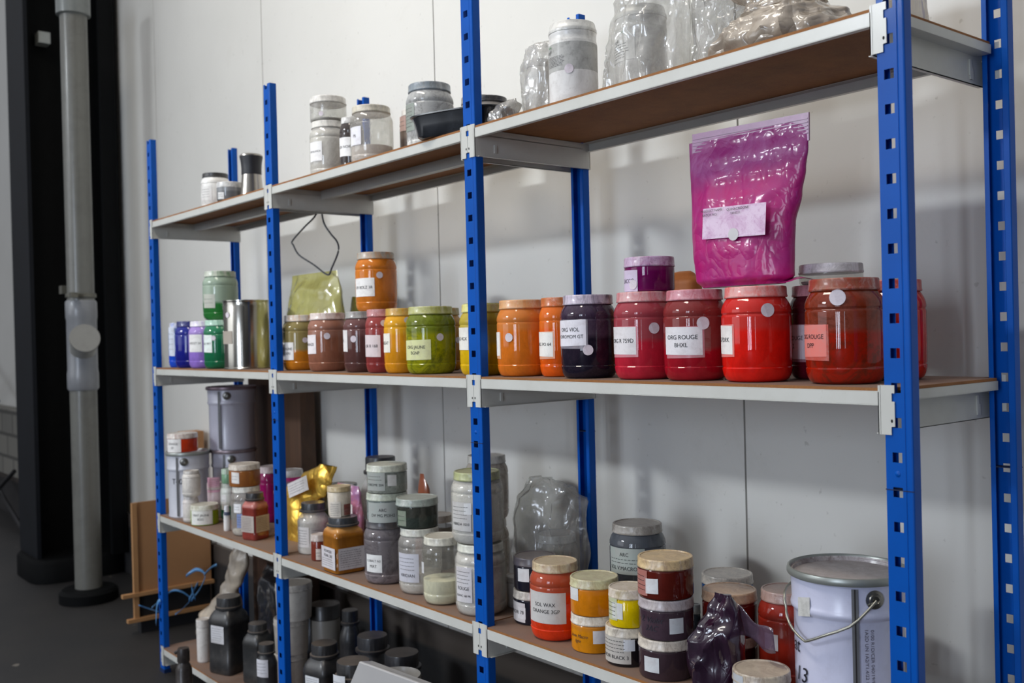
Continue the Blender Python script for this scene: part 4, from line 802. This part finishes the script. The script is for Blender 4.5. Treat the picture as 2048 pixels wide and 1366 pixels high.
    ('bottle', 'sqbottle', 'bottle', -2.5556, 0.08, 0.096, 0.0667, 0.258, 67.0, '2A2B2D', 'B:242426', [[25.8, 27.4, 0.1071, 0.1757, ['~', '~', '~'], 'D2D2D6']], [], 'large black square bottle with small white label, tallest on the left of the bottom shelf', 'bottles and tubs on the bottom shelf'),
    ('bottle', 'sqbottle', 'bottle', -2.3804, 0.105, 0.096, 0.0495, 0.196, 65.4, '303132', 'B:2A2B2C', [], [], 'black square bottle without visible label, right of the tallest black bottle', 'bottles and tubs on the bottom shelf'),
    ('bottle', 'bottle', 'bottle', -2.1987, 0.05, 0.096, 0.033, 0.18, 65.0, '2E2F30', 'B:2C2C2E', [[33.9, 36.6, 0.0818, 0.137, ['~', '~'], 'D8D8DE']], [], 'small black round bottle with white label close to the second front post', 'bottles and tubs on the bottom shelf'),
    ('tub', 'tubr', 'tub', -2.2631, 0.165, 0.096, 0.0547, 0.115, 63.7, 'B9B2A8', 'M:A9A29A', [], [], 'white plastic tub, lowest of the tub tower behind the second front post', 'bottles and tubs on the bottom shelf'),
    ('tub', 'tubr', 'tub', -2.2537, 0.165, 0.2115, 0.057, 0.115, 63.6, 'C4BDB2', 'M:B5AEA4', [], [], 'white plastic tub, middle of the tub tower behind the second front post', 'bottles and tubs on the bottom shelf'),
    ('tub', 'tubr', 'tub', -2.2292, 0.165, 0.327, 0.0599, 0.118, 63.4, 'C8C2B8', 'M:C4BEB4', [], [], 'white plastic tub, top of the tub tower behind the second front post', 'bottles and tubs on the bottom shelf'),
    ('tub', 'tubr', 'tub', -2.2162, 0.27, 0.096, 0.0498, 0.262, 61.7, '2C2A28', 'M:8A857C', [], [], 'tall grey canister with dark lid at the back of the bottom shelf', 'bottles and tubs on the bottom shelf'),
    ('bottle', 'bottle', 'bottle', -2.0864, 0.29, 0.096, 0.0352, 0.262, 60.4, '1E1F22', 'B:222326', [], [], 'black capped bottle at the back, right of the tall grey canister', 'bottles and tubs on the bottom shelf'),
    ('bottle', 'bottle', 'bottle', -1.7991, 0.2, 0.096, 0.06, 0.262, 59.1, '26262A', 'B:202024', [], [], 'black round bottle behind, with its cap nearest the back post', 'bottles and tubs on the bottom shelf'),
    ('bottle', 'sqbottle', 'bottle', -1.882, 0.085, 0.096, 0.0623, 0.245, 61.8, '262628', 'B:262628', [[20.6, 19.7, 0.1249, 0.1935, ['~', '~'], 'D6D8DC']], [], 'black square bottle with white label just right of the second front post', 'bottles and tubs on the bottom shelf'),
    ('bottle', 'bottle', 'bottle', -1.6441, 0.045, 0.096, 0.0615, 0.258, 60.2, '28282A', 'B:28282A', [[18.0, 19.8, 0.1825, 0.2341, ['~'], 'D8DADE']], [], 'black bottle with a dusty cap behind the white plastic sheet', 'bottles and tubs on the bottom shelf'),
    ('bottle', 'bottle', 'bottle', -1.5937, 0.17, 0.096, 0.064, 0.265, 57.5, '202024', 'B:1E1E22', [], [], 'rightmost black bottle, wide dusty cap', 'bottles and tubs on the bottom shelf'),
    ('tub', 'opentub', 'tub', -1.4539, 0.062, 0.096, 0.0646, 0.262, 57.8, '9A948C', 'M:A39E96', [], [], 'open grey bucket with a beige interior beside the plastic sheet', 'bottles and tubs on the bottom shelf'),
    ('bottle', 'pumppot', 'pot', -2.4711, -0.115, 0.0, 0.0436, 0.235, 69.4, '2A2624', 'B:2A2422', [], [], 'black pot with a narrow spout cap standing on the floor before the rack', 'bottles and tubs on the bottom shelf'),
    ('bucket', 'bucket', 'bucket', -2.8908, 0.08, 0.596, 0.081, 0.238, 68.9, '9AA09C', 'K:C9CAD2:0', [], [], 'white metal bucket with dark side seam at the left end of the lower shelf', 'white metal buckets'),
    ('bucket', 'bucket', 'bucket', -2.8497, 0.24, 0.596, 0.0868, 0.236, 66.5, '7A5A6A', 'K:B4B2BE:1', [], [], 'grey-violet metal bucket with a dark rim, lower one of the stacked pair', 'white metal buckets'),
    ('bucket', 'bucket', 'bucket', -2.855, 0.24, 0.8325, 0.0933, 0.236, 66.5, '6A4258', 'K:B4B2BE:2', [], [], 'grey-violet metal bucket, upper one of the stacked pair', 'white metal buckets'),
    ('bucket', 'bucket', 'bucket', -0.1802, 0.15, 0.596, 0.098, 0.24, 32.4, '8E9490', 'K:C6C8DE:3', [], [], 'white metal bucket with wire handle and seam at the right end of the lower shelf', 'white metal buckets'),
    ('tub', 'tub', 'tub', -2.8885, 0.06, 0.8345, 0.0546, 0.068, 69.1, 'EBE7E0', 'P:D8401C:D84C24:.8', [[28.0, 35.0, 0.0014, 0.0491, ['ORANGE', '20'], 'EDEBE8']], [], 'small red-orange tub with white lid on top of the white metal bucket', 'jars and tubs of pigment on the lower shelf'),
]
ROOTS = {}
for rec in JARS:
    ROOTS[rec[13]] = make(rec)

# ------------------------------------------------------------------ bags, foil, loose things
def bag_mesh(rows, nz=46, n=64, amp=.005, fr=14, sharp=2.6, seed=0, closed=True, flat_top=0, zst=.55):
    """rows: (z, x_left, x_right, y_centre, half_thickness); lofted, creased by ridged noise"""
    rows = sorted(rows); zmin, zmax = rows[0][0], rows[-1][0]
    def at(z):
        for a, b in zip(rows[:-1], rows[1:]):
            if a[0] <= z <= b[0]:
                f = (z-a[0])/max(1e-6, b[0]-a[0]); g = f*f*(3-2*f)
                return [a[i]*(1-g)+b[i]*g for i in range(5)]
        return list(rows[-1])
    V, F = [], []; off = Vector((seed*3.7, seed*1.3, seed*2.1))
    for k in range(nz+1):
        z = zmin+(zmax-zmin)*k/nz; _, xl, xr, yc, th = at(z)
        cx, hx = (xl+xr)/2, (xr-xl)/2
        for i in range(n):
            a = 2*PI*i/n; c, s = math.cos(a), math.sin(a)
            x = cx+hx*(abs(c)**(2/sharp))*(1 if c > 0 else -1); y = yc+th*(abs(s)**(2/1.8))*(1 if s > 0 else -1)
            p = Vector((x, y, z)); q = Vector((p.x*fr, p.y*fr, p.z*fr*zst))+off
            r1 = 1-abs(noise.noise(q+Vector((noise.noise(q*.7), noise.noise(q*.7+Vector((5, 5, 5))), 0))*1.2))*2.2
            r2 = 1-abs(noise.noise(q*2.3))*2
            e = amp*(r1-.45)+amp*.45*(r2-.5)
            e *= min(1, k/4+.2)*(1 if not flat_top else min(1, (nz-k)/(nz*flat_top)+.12))
            p += Vector((c*.35*e, s*e*1.2, e*.25*(.5 if k in (0, nz) else 1)))
            if k == 0: p.z = zmin
            V.append(p)
    for k in range(nz):
        for i in range(n):
            j = (i+1) % n; F.append((k*n+i, k*n+j, (k+1)*n+j, (k+1)*n+i))
    if closed: F.append(tuple(reversed(range(n)))); F.append(tuple(nz*n+i for i in range(n)))
    return V, F
def bag(name, label, cat, rows, mat, group=None, root=None, **k):
    cx = sum((r[1]+r[2])/2 for r in rows)/len(rows); cy = sum(r[3] for r in rows)/len(rows); cz = min(r[0] for r in rows)
    if root is None: root = thing(name, label, cat, (cx, cy, cz), group=group)
    V, F = bag_mesh(rows, **k)
    o = put('bag_film', [v-Vector((cx, cy, cz)) for v in V], F, mat, root, 50)
    return root, Vector((cx, cy, cz)), o
Zs = {4: 1.6962, 3: 1.1462, 2: .5962, 1: .0962}

# magenta zip bag standing on the red jars
t = NT('magenta_powder_bag')
c = t.mix(t.ramp(t.noise(9, 6, .7, .8), (.38, 0.0), (.68, 1.0)), 'AC0E6A', 'A02C78')
sep = t.node('ShaderNodeSeparateXYZ'); t.link(t.tc.outputs['Object'], sep.inputs[0])
zz = t.math('ADD', sep.outputs[2], t.math('MULTIPLY', t.math('SUBTRACT', t.noise(10, 3), .5), .10))
c = t.mix(t.ramp(zz, (.185, 0.0), (.215, .85)), c, t.mix(t.ramp(t.noise(16, 6, .75, 1), (.4, 0.0), (.7, 1.0)), '8C2470', 'A8629A'))
c = t.mix(t.ramp(t.noise(40, 5, .8, 1), (.60, 0.0), (.72, .5)), c, 'A05AA0')
MAG = t.done(t.bsdf(c, .5, coat=.4, coat_r=.14, spec=.3, bump=t.crease(17), bstr=.42, bdist=.02))
zb = 1.3128
rows = [(zb, -.438, -.262, .110, .026), (zb+.012, -.450, -.246, .110, .038), (zb+.06, -.457, -.246, .112, .040), (zb+.10, -.460, -.243, .112, .036), (zb+.15, -.462, -.228, .114, .032), (zb+.19, -.466, -.220, .115, .024), (zb+.225, -.469, -.214, .115, .014), (zb+.258, -.470, -.212, .115, .0040), (zb+.272, -.470, -.211, .115, .0020)]
r0, o0, fo = bag('zip_bag', 'large magenta powder zip bag standing on top of the red jars', 'bag', rows, MAG, amp=.0045, fr=9, seed=2, nz=90, n=110, flat_top=.25)
tilt = math.radians(3.5)
b = MB()
for k in range(5): b.box(-.124, .124, -.0026, .0026, .262+.006*k, .2638+.006*k)
b.box(-.1255, .1255, -.0016, .0016, .250, .297)
zs_ = b.build('zip_strip', film('violet_zip', 'B060A0', .8, 'A85C9C', .3, 0, 8, .10), r0)
zs_.location = (-.3415-o0.x, .115-o0.y, -.012); zs_.rotation_euler = (0, math.radians(1.2), 0)
fl = flat_label(r0, 'label', (-.336-o0.x, .0695-o0.y, 1.4235-o0.z), (1, -.02, -.03), (.03, .05, 1), .138, .055, 'D8B4D0', ())
fl.data.materials[0] = stained('DCC4DA', 'A85A9C', .75, .6, 30, .2)
for txt, x, z in (('PRODUCT NAME', -.382, 1.445), ('BATCH NO.', -.386, 1.438), ('QUINACRIDONE', -.325, 1.443), ('0410211', -.330, 1.436)):
    v, f, cx, wd = text_mesh(txt)
    put('lettering', [(x-o0.x+(p.x-cx)*.0062, .0675-o0.y-.0004, z-o0.z+(p.y)*.0062) for p in v], f, INK, fl)
b = MB(); b.lathe([(.011, 0), (.011, .0006)], 24); b.v = [(x, -z, y) for x, y, z in b.v]
b.build('round_sticker', plain('sticker_white', 'DAD6D8', .6), r0, None, (-.335-o0.x, .0672-o0.y, 1.401-o0.z))
for nm, k_ in (('flap', 0),):
    V, F = [], []
    for i in range(13):
        for j in range(5):
            u, v = i/12, j/4; V.append((-.30+.105*u-o0.x, .085+.05*v-o0.y, .0025+.006*math.sin(3*u)*v+.003*math.sin(9*u+4*v)))
    for i in range(12):
        for j in range(4): F.append((i*5+j, (i+1)*5+j, (i+1)*5+j+1, i*5+j+1))
    put('flap', V, F, MAG, r0, 60)

# yellow film bag behind the amber jars
YF = crumple('yellow_film_bag', 'C6BE72', 'B4AC62', rough=.22, bscale=7, bstr=.6, nscale=6, c3='8A8440')
rows = [(Zs[3], -2.36, -2.04, .235, .05), (1.20, -2.37, -2.01, .24, .055), (1.30, -2.37, -2.01, .245, .045), (1.38, -2.36, -2.02, .25, .03), (1.455, -2.35, -2.04, .25, .006)]
r0, o0, fo = bag('film_bag', 'crumpled translucent yellow bag behind the amber jars', 'bag', rows, YF, amp=.010, fr=10, seed=5, flat_top=.2)
rows = [(Zs[3]+.0005, -2.10, -2.01, .32, .012), (1.25, -2.095, -2.005, .32, .012), (1.33, -2.085, -2.00, .32, .006), (1.372, -2.075, -2.055, .32, .002)]
bag('film_bag', 'small olive yellow film flap right of the large yellow bag', 'bag', rows, crumple('olive_film', 'A8A23A', '8C8630', rough=.25, bscale=8, bstr=.5), amp=.004, fr=12, seed=6, n=32, nz=24)
rows = [(Zs[3], -.665, -.565, .235, .03), (1.26, -.67, -.56, .235, .035), (1.335, -.665, -.555, .24, .03), (1.352, -.64, -.57, .24, .018), (1.358, -.61, -.58, .24, .006)]
bag('paper_bag', 'rounded orange powder bag peeping out behind the magenta tub', 'bag', rows, crumple('orange_bag', 'C8783A', 'B8682E', rough=.6, bscale=9, bstr=.3, coat=.2), amp=.004, fr=9, seed=7)

# gold foil bag
GOLD = crumple('gold_foil', 'F0C458', 'D8A63A', metal=.75, rough=.33, bscale=10, bstr=1.0, coat=0, nscale=5)
rows = [(Zs[2], -2.33, -2.06, .155, .028), (.62, -2.32, -2.05, .155, .024), (.66, -2.30, -2.05, .155, .024), (.70, -2.315, -2.045, .155, .022), (.735, -2.33, -2.03, .155, .018), (.755, -2.24, -1.98, .155, .012), (.80, -2.14, -1.945, .157, .007), (.85, -2.02, -1.915, .16, .003)]
r0, o0, fo = bag('foil_bag', 'crumpled gold foil bag behind the second front post', 'bag', rows, GOLD, amp=.010, fr=14, zst=.35, seed=9, nz=60, n=80)
fl = flat_label(r0, 'label', (-2.10-o0.x, .124-o0.y, .775-o0.z), (1, -.04, .30), (-.30, 0, 1), .15, .045, 'D6D2D0', ('~', '~'))

# pinkish clear bag between gold bottle and grey stack
rows = [(Zs[2], -1.87, -1.79, .150, .018), (.66, -1.89, -1.76, .150, .020), (.72, -1.91, -1.755, .152, .018), (.78, -1.905, -1.77, .155, .012), (.805, -1.90, -1.78, .155, .004)]
r0, o0, fo = bag('zip_bag', 'pink and lilac sample bag squeezed left of the tall grey stack', 'bag', rows, crumple('pink_sample_bag', 'B8707A', 'A878A8', rough=.2, bscale=10, bstr=.9, nscale=14, c3='C86A50'), amp=.007, fr=16, seed=11)
flat_label(r0, 'label', (-1.80-o0.x, .126-o0.y, .722-o0.z), (1, 0, 0), (0, 0, 1), .065, .070, 'D6D0CE', ('~',))
b = MB()
rows = [(Zs[2], -1.66, -1.56, .27, .012), (.72, -1.65, -1.56, .27, .012), (.80, -1.64, -1.585, .27, .008), (.845, -1.63, -1.61, .27, .002)]
bag('foil_pouch', 'orange pouch corner sticking out right of the tall grey stack', 'pouch', rows, crumple('orange_pouch', 'A85A38', '96502E', rough=.35, bscale=8, bstr=.5), amp=.004, fr=10, seed=12, n=40, nz=24)
# crumpled clear bag round a jar, lower shelf
CLR = film('clear_film_bag', 'F2F2F0', .20, 'D6D4D0', .14, .8, 11, .07)
rows = [(Zs[2]+.0008, -1.105, -.945, .232, .066), (.65, -1.125, -.93, .232, .068), (.72, -1.13, -.915, .230, .068), (.79, -1.125, -.91, .228, .066), (.84, -1.11, -.90, .225, .05), (.875, -1.09, -.93, .22, .025), (.895, -1.07, -1.0, .22, .008)]
bag('clear_bag', 'crumpled clear plastic bag pulled over a jar right of the third front post', 'bag', rows, CLR, amp=.017, fr=17, zst=.28, seed=15, nz=60, n=80)
# purple bag, lower shelf right
PUR = crumple('purple_film', '200F22', '34182F', rough=.18, bscale=6, bstr=.7, nscale=5)
rows = [(Zs[2], -.430, -.345, .055, .045), (.64, -.438, -.338, .055, .048), (.675, -.436, -.335, .055, .042), (.71, -.420, -.330, .055, .030), (.74, -.402, -.335, .055, .014), (.772, -.385, -.352, .055, .003)]
r0, o0, fo = bag('film_bag', 'dark purple plastic bag slumped in front of the dark red tub', 'bag', rows, PUR, amp=.011, fr=15, zst=.5, seed=18)
V, F = [], []
for i in range(15):
    for j in range(9):
        u, v = i/14, j/8
        V.append((-.372+.118*u-o0.x, .070+.006*v+.006*math.sin(5*u)-.02*u-o0.y, .752-.020*u+.004*math.sin(7*u)-(.050-.012*u)*v+.004*math.sin(9*u+3*v)-o0.z))
for i in range(14):
    for j in range(8): F.append((i*9+j, (i+1)*9+j, (i+1)*9+j+1, i*9+j+1))
fo = put('bag_flap', V, F, film('purple_clear', 'C4AEC0', .28, '8E7890', .15, .5, 14, .10), r0, 60)
md = fo.modifiers.new('th', 'SOLIDIFY'); md.thickness = .0006

# ---- top shelf wrappings
rows = [(Zs[4]+.0008, -.945, -.825, .135, .050), (1.75, -.95, -.83, .135, .05), (1.82, -.945, -.83, .135, .048), (1.862, -.93, -.84, .13, .035), (1.875, -.915, -.86, .13, .012)]
bag('clear_bag', 'wrinkled clear bag round a white jar left of the tall white tub', 'bag', rows, film('clear_film_dusty', 'F2F2F0', .38, 'DCDAD6', .14, .8, 11, .08), amp=.010, fr=24, zst=.3, seed=21, nz=50)
rows = [(Zs[4]+.0008, -.975, -.90, .052, .030), (1.715, -.97, -.90, .052, .028), (1.735, -.955, -.895, .055, .02), (1.748, -.93, -.90, .055, .004)]
bag('film_scrap', 'grey crumpled film scrap lying at the left of the top shelf bay', 'scrap', rows, film('grey_film_scrap', 'DDDCD8', .5, 'A9A5A0', .2, .8, 14, .15), amp=.010, fr=22, seed=22, n=44, nz=20)
rows = [(Zs[4]+.0008, -.680, -.490, .13, .072), (1.74, -.675, -.485, .13, .075), (1.82, -.655, -.485, .13, .072), (1.875, -.64, -.49, .13, .060), (1.91, -.61, -.50, .13, .045), (1.95, -.58, -.53, .13, .02)]
bag('clear_bag', 'big shiny clear bag over a printed white tub on the top shelf', 'bag', rows, film('clear_film_big', 'F2F2F0', .26, 'DCDAD6', .12, 1.0, 10, .09), amp=.015, fr=19, zst=.28, seed=24, nz=64, n=88)
rows = [(Zs[4]+.0008, -.485, -.425, .17, .03), (1.74, -.49, -.41, .17, .04), (1.79, -.485, -.38, .17, .045), (1.85, -.49, -.36, .17, .04), (1.90, -.48, -.37, .17, .02), (1.93, -.46, -.40, .17, .004)]
bag('clear_bag', 'twisted empty clear bag between the printed tub and the beige sack', 'bag', rows, film('clear_film_twist', 'ECECEA', .34, 'CFCDCA', .12, 1.0, 12, .10), amp=.014, fr=24, zst=.3, seed=27, nz=50, n=70)
BEI = crumple('beige_powder_sack', 'A59888', '857A6C', rough=.36, bscale=13, bstr=1.0, nscale=7, c3='7A6A5C')
rows = [(Zs[4], -.415, -.115, .13, .085), (1.72, -.41, -.12, .13, .095), (1.75, -.385, -.145, .13, .085), (1.778, -.34, -.19, .13, .055), (1.792, -.31, -.24, .13, .020)]
sk, so, _ = bag('powder_sack', 'beige powder sack in clear film near the right end of the top shelf', 'sack', rows, BEI, amp=.013, fr=17, zst=.9, seed=30, nz=60, n=90)
rows = [(1.7795, -.345, -.185, .13, .050), (1.80, -.335, -.205, .13, .030), (1.83, -.375, -.165, .13, .022), (1.88, -.41, -.12, .13, .014), (1.93, -.42, -.10, .13, .004)]
V, F = bag_mesh(rows, amp=.014, fr=20, zst=.3, seed=31, nz=40, n=80)
put('film_neck', [v-so for v in V], F, film('sack_film', 'E8E2DA', .45, 'B8AC9E', .12, 1.0, 12, .10), sk, 50)
rows = [(Zs[4], -.085, -.04, .16, .05), (1.73, -.09, -.035, .16, .05), (1.80, -.10, -.03, .16, .03), (1.86, -.09, -.05, .16, .01)]
bag('film_bag', 'pale clear film bunch right of the beige sack beside the last post', 'bag', rows, film('pale_film', 'E6E2DC', .35, 'B9AFA4', .14, .9, 10, .15), amp=.009, fr=13, seed=33, n=48, nz=30)

# ---- steel can
can = thing('steel_can', 'large shiny steel can with a torn beige label, middle shelf left of the second post', 'can', (-2.372, .09, Zs[3]))
STEEL = plain('bright_tin', 'B4B0A6', .20, 1, 0, .04, 5)
b = MB(); b.lathe([(.0755, 0), (.0765, .001), (.0765, .004), (.075, .006), (.075, .205), (.074, .208), (.0745, .220), (.0765, .223), (.0765, .226), (.074, .226), (.073, .222)], 56, closet=False); b.build('can_body', STEEL, can, 30)
b = MB(); b.lathe([(.073, .219), (.060, .219), (.058, .2175), (.001, .2175)], 48, closeb=False, closet=False); b.build('lid', STEEL, can, 30)
V, F = curved_patch(58, 3, .007, .205, .0757, 5); put('seam', V, F, plain('tin_seam', '6E6A62', .3, .9), can, 50)
add_label(can, 4, 24, .083, .125, [], 'A89E90', .0752); add_dot(can, 14, .178, .009, .0752)

# ---- pepper-mill shaped shaker
sh = thing('shaker', 'steel shaker with a black waisted grip, top shelf beside the second post', 'shaker', (-2.270, .075, Zs[4]))
b = MB(); b.lathe([(.040, 0), (.0405, .003), (.039, .012), (.034, .045), (.031, .078)], 40); b.build('steel_base', plain('brushed_steel', 'A9A39A', .28, 1, 0, .05, 8), sh, 40)
b = MB(); b.lathe([(.0315, .0785), (.0320, .081), (.0318, .10), (.0335, .118), (.0365, .134), (.0368, .137)], 40); b.build('black_grip', plain('matt_black', '24252A', .5), sh, 40)
b = MB(); b.lathe([(.0365, .1372), (.036, .141), (.030, .145), (.015, .147), (.001, .1475)], 40, closet=False); b.build('steel_cap', plain('brushed_steel', 'A9A39A', .28, 1, 0, .05, 8), sh, 40)

# ---- black food tray
tr = thing('food_tray', 'empty black plastic food tray overhanging the top shelf edge', 'tray', (-1.105, .066, Zs[4]), (0, 0, math.radians(20)))
b = MB(); n = 64
prof = [(.62, 0), (.80, .001), (.86, .006), (.90, .030), (.955, .050), (.97, .051), (1.0, .051), (1.0, .054), (.965, .054), (.94, .052), (.885, .030), (.845, .0085), (.80, .003), (.3, .003)]
b.lathe(prof, n, sup=4)
for i, v in enumerate(b.v):
    k, q = divmod(i, n); fl = 1-.012*(q % 2) if k in (2, 3, 10, 11) else 1
    b.v[i] = (v[0]*.125*fl, v[1]*.075*fl, v[2])
b.build('tray_shell', stained('1A1D22', '3A3E44', .5, .25, 12, .6), tr, 35)

# ---- wire loop under the top shelf
pts = [(-2.05, .20, 1.664), (-2.085, .20, 1.628), (-2.16, .20, 1.60), (-2.243, .20, 1.564), (-2.236, .20, 1.548), (-2.199, .20, 1.514), (-2.10, .20, 1.475), (-2.013, .20, 1.438), (-1.985, .20, 1.458), (-1.942, .20, 1.505), (-1.948, .20, 1.535), (-1.99, .20, 1.566), (-2.03, .20, 1.605), (-2.045, .20, 1.664)]
wl = MB(); wl.tube(smooth_path(pts, 5), .0028, 8)
tag(wl.build('cable_loop', plain('grey_cable', '55565A', .5), None, 50), 'thin grey cable loop hanging under the top shelf', 'cable')

# ---- dark wooden board behind the rack
t = NT('dark_wood')
c = t.mix(t.ramp(t.noise(6, 6, .65, 1.5, stretch=(6, 1, .5)), (.3, 0.0), (.7, 1.0)), '5A3D28', '3E2A1C')
DW = t.done(t.bsdf(c, .6))
bd = thing('wooden_board', 'dark brown wooden board standing upright behind the rack on the floor', 'board', (-2.78, .405, 0))
MB().box(-.22, .22, -.03, .03, 0, 1.115).build('board', DW, bd)
# ---- things on the bottom shelf and floor, left
rows = [(Zs[1], -2.95, -2.80, .17, .06), (.14, -2.97, -2.79, .17, .07), (.20, -2.95, -2.77, .17, .065), (.26, -2.90, -2.74, .18, .05), (.31, -2.85, -2.75, .19, .025), (.35, -2.84, -2.72, .20, .022), (.42, -2.82, -2.69, .21, .02), (.48, -2.79, -2.69, .21, .006)]
r0, o0, fo = bag('powder_sack', 'beige sack with a twisted grey film neck on the bottom shelf', 'sack', rows, crumple('cream_sack', 'C4B49E', '8A8178', rough=.4, bscale=9, bstr=.6, nscale=4), amp=.010, fr=12, seed=40)
rows = [(Zs[1], -2.62, -2.40, .255, .05), (.20, -2.64, -2.385, .255, .055), (.36, -2.66, -2.38, .26, .05), (.43, -2.62, -2.42, .26, .02)]
bag('refuse_bag', 'black refuse bag at the back behind the black bottles', 'bag', rows, crumple('black_film', '121317', '1E2024', rough=.3, bscale=8, bstr=.7), amp=.012, fr=10, seed=43)
rows = [(Zs[1], -2.355, -2.285, .27, .03), (.20, -2.36, -2.28, .27, .033), (.30, -2.35, -2.29, .27, .02), (.325, -2.33, -2.31, .27, .004)]
bag('film_bag', 'pale blue-grey film bag behind the square black bottle', 'bag', rows, crumple('blue_grey_film', '6E7480', '5A606C', rough=.3, bscale=8, bstr=.5), amp=.007, fr=12, seed=44, n=48, nz=30)

CARD = plain('brown_card', 'A87A50', .75, 0, 0, .08, 12); CARD2 = plain('brown_card_edge', 'B08254', .75, 0, 0, .08, 12)
cr = thing('cardboard_crate', 'tall brown cardboard crate with an open dark slot, on the floor left of the rack', 'crate', (-3.56, .27, 0))
b = MB(); b.box(-.050, -.008, -.165, .16, .075, .545); b.build('crate_body', CARD, cr)
b = MB(); b.box(-.008, .0, -.18, .16, .175, .56); b.build('front_panel', CARD, cr)
b = MB(); b.box(-.004, .014, -.185, -.165, .055, .56); b.build('corner_post', CARD2, cr)
b = MB(); b.box(-.002, .022, -.235, .165, .163, .178); b.build('upper_rail', CARD2, cr)
b = MB(); b.box(-.002, .022, -.215, .16, .055, .070); b.build('lower_rail', CARD2, cr)
b = MB(); b.box(-.006, -.001, -.165, .155, .068, .165); b.build('dark_slot', plain('slot_black', '0C0B0B', .8), cr)
b = MB(); b.box(-.045, .0, -.155, .155, 0, .056); b.build('feet', plain('foot_black', '141214', .8), cr)
bx = thing('cardboard_box', 'plain brown cardboard box behind the crate, seen just above the white bucket', 'box', (-3.50, .39, 0))
b = MB(); b.box(-.06, .02, -.045, .045, 0, .835); b.build('carton', CARD, bx); bx.location = (-3.66, .40, 0)
rb = thing('blue_ribbon', 'crinkled blue plastic strap tied across the crate slot', 'ribbon', (-3.53, .25, .12))
RB = crumple('blue_strap', '3F86C8', '6FA8D8', rough=.3, bscale=30, bstr=.5)
def strap(pts, w_, nm='strap'):
    P = smooth_path(pts, 5); V, F = [], []
    for i, p in enumerate(P):
        a = i*.35; V += [p+Vector((.004*math.sin(a), 0, w_/2)), p-Vector((.004*math.sin(a), 0, w_/2))]
    for i in range(len(P)-1): F.append((2*i, 2*i+1, 2*i+3, 2*i+2))
    o = put(nm, V, F, RB, rb, 60); md = o.modifiers.new('t', 'SOLIDIFY'); md.thickness = .001
strap([(.004, -.155, .01), (.005, -.10, -.02), (.004, -.04, -.05)], .006)
strap([(.004, -.10, -.012), (.006, -.05, .02), (.004, -.01, .045), (.006, .03, .035), (.004, .07, .0)], .008)
strap([(.006, .07, -.01), (.01, .03, -.04), (.004, .0, -.06)], .006)
strap([(.01, .06, -.01), (.03, .085, .05), (.02, .10, .06)], .018, 'bow')
strap([(.01, .07, -.01), (.04, .10, .04), (.05, .12, .10), (.03, .09, .125), (.01, .05, .10)], .014, 'bow')
strap([(.02, .085, -.005), (.03, .07, .03), (.03, .065, .06)], .016, 'bow')
strap([(.05, .115, .10), (.06, .14, .125), (.07, .165, .14)], .012, 'tail')
tp = MB(); tp.v = []
st = thing('blue_tape', 'light blue strap end wrapped round the foot of the leftmost post', 'strap', (-2.996, -.004, .23))
V, F = [], []
for i in range(9):
    u = i/8; V += [(.018-.05*u, -.004-.004*math.sin(3*u), .05-.10*u*u), (.026-.05*u, -.004-.004*math.sin(3*u), .04-.10*u*u)]
for i in range(8): F.append((2*i, 2*i+1, 2*i+3, 2*i+2))
o = put('strap', V, F, RB, st, 60); md = o.modifiers.new('t', 'SOLIDIFY'); md.thickness = .001

# ---- white plastic sheet poking up in front of the bottom shelf
ws = thing('plastic_sheet', 'white folded plastic sheet rising in front of the bottom shelf, bottom edge', 'sheet', (-1.27, -.10, 0))
ax, az_ = -.093, .452
V = [(ax, 0, az_), (ax-.30, -.02, 0), (ax+.34, -.0, .47), (ax+.36, -.0, 0), (ax-.012, .045, az_-.012), (ax+.34, .045, .455), (ax-.28, .05, 0), (ax+.36, .05, 0)]
F = [(0, 1, 3, 2), (0, 2, 5, 4), (0, 4, 6, 1), (4, 5, 7, 6), (2, 3, 7, 5), (1, 6, 7, 3)]
o = put('sheet', V, F, plain('milky_plastic', 'B9B7B6', .35, 0, .6, .04, 6), ws)
md = o.modifiers.new('soft', 'BEVEL'); md.width = .004; md.segments = 2
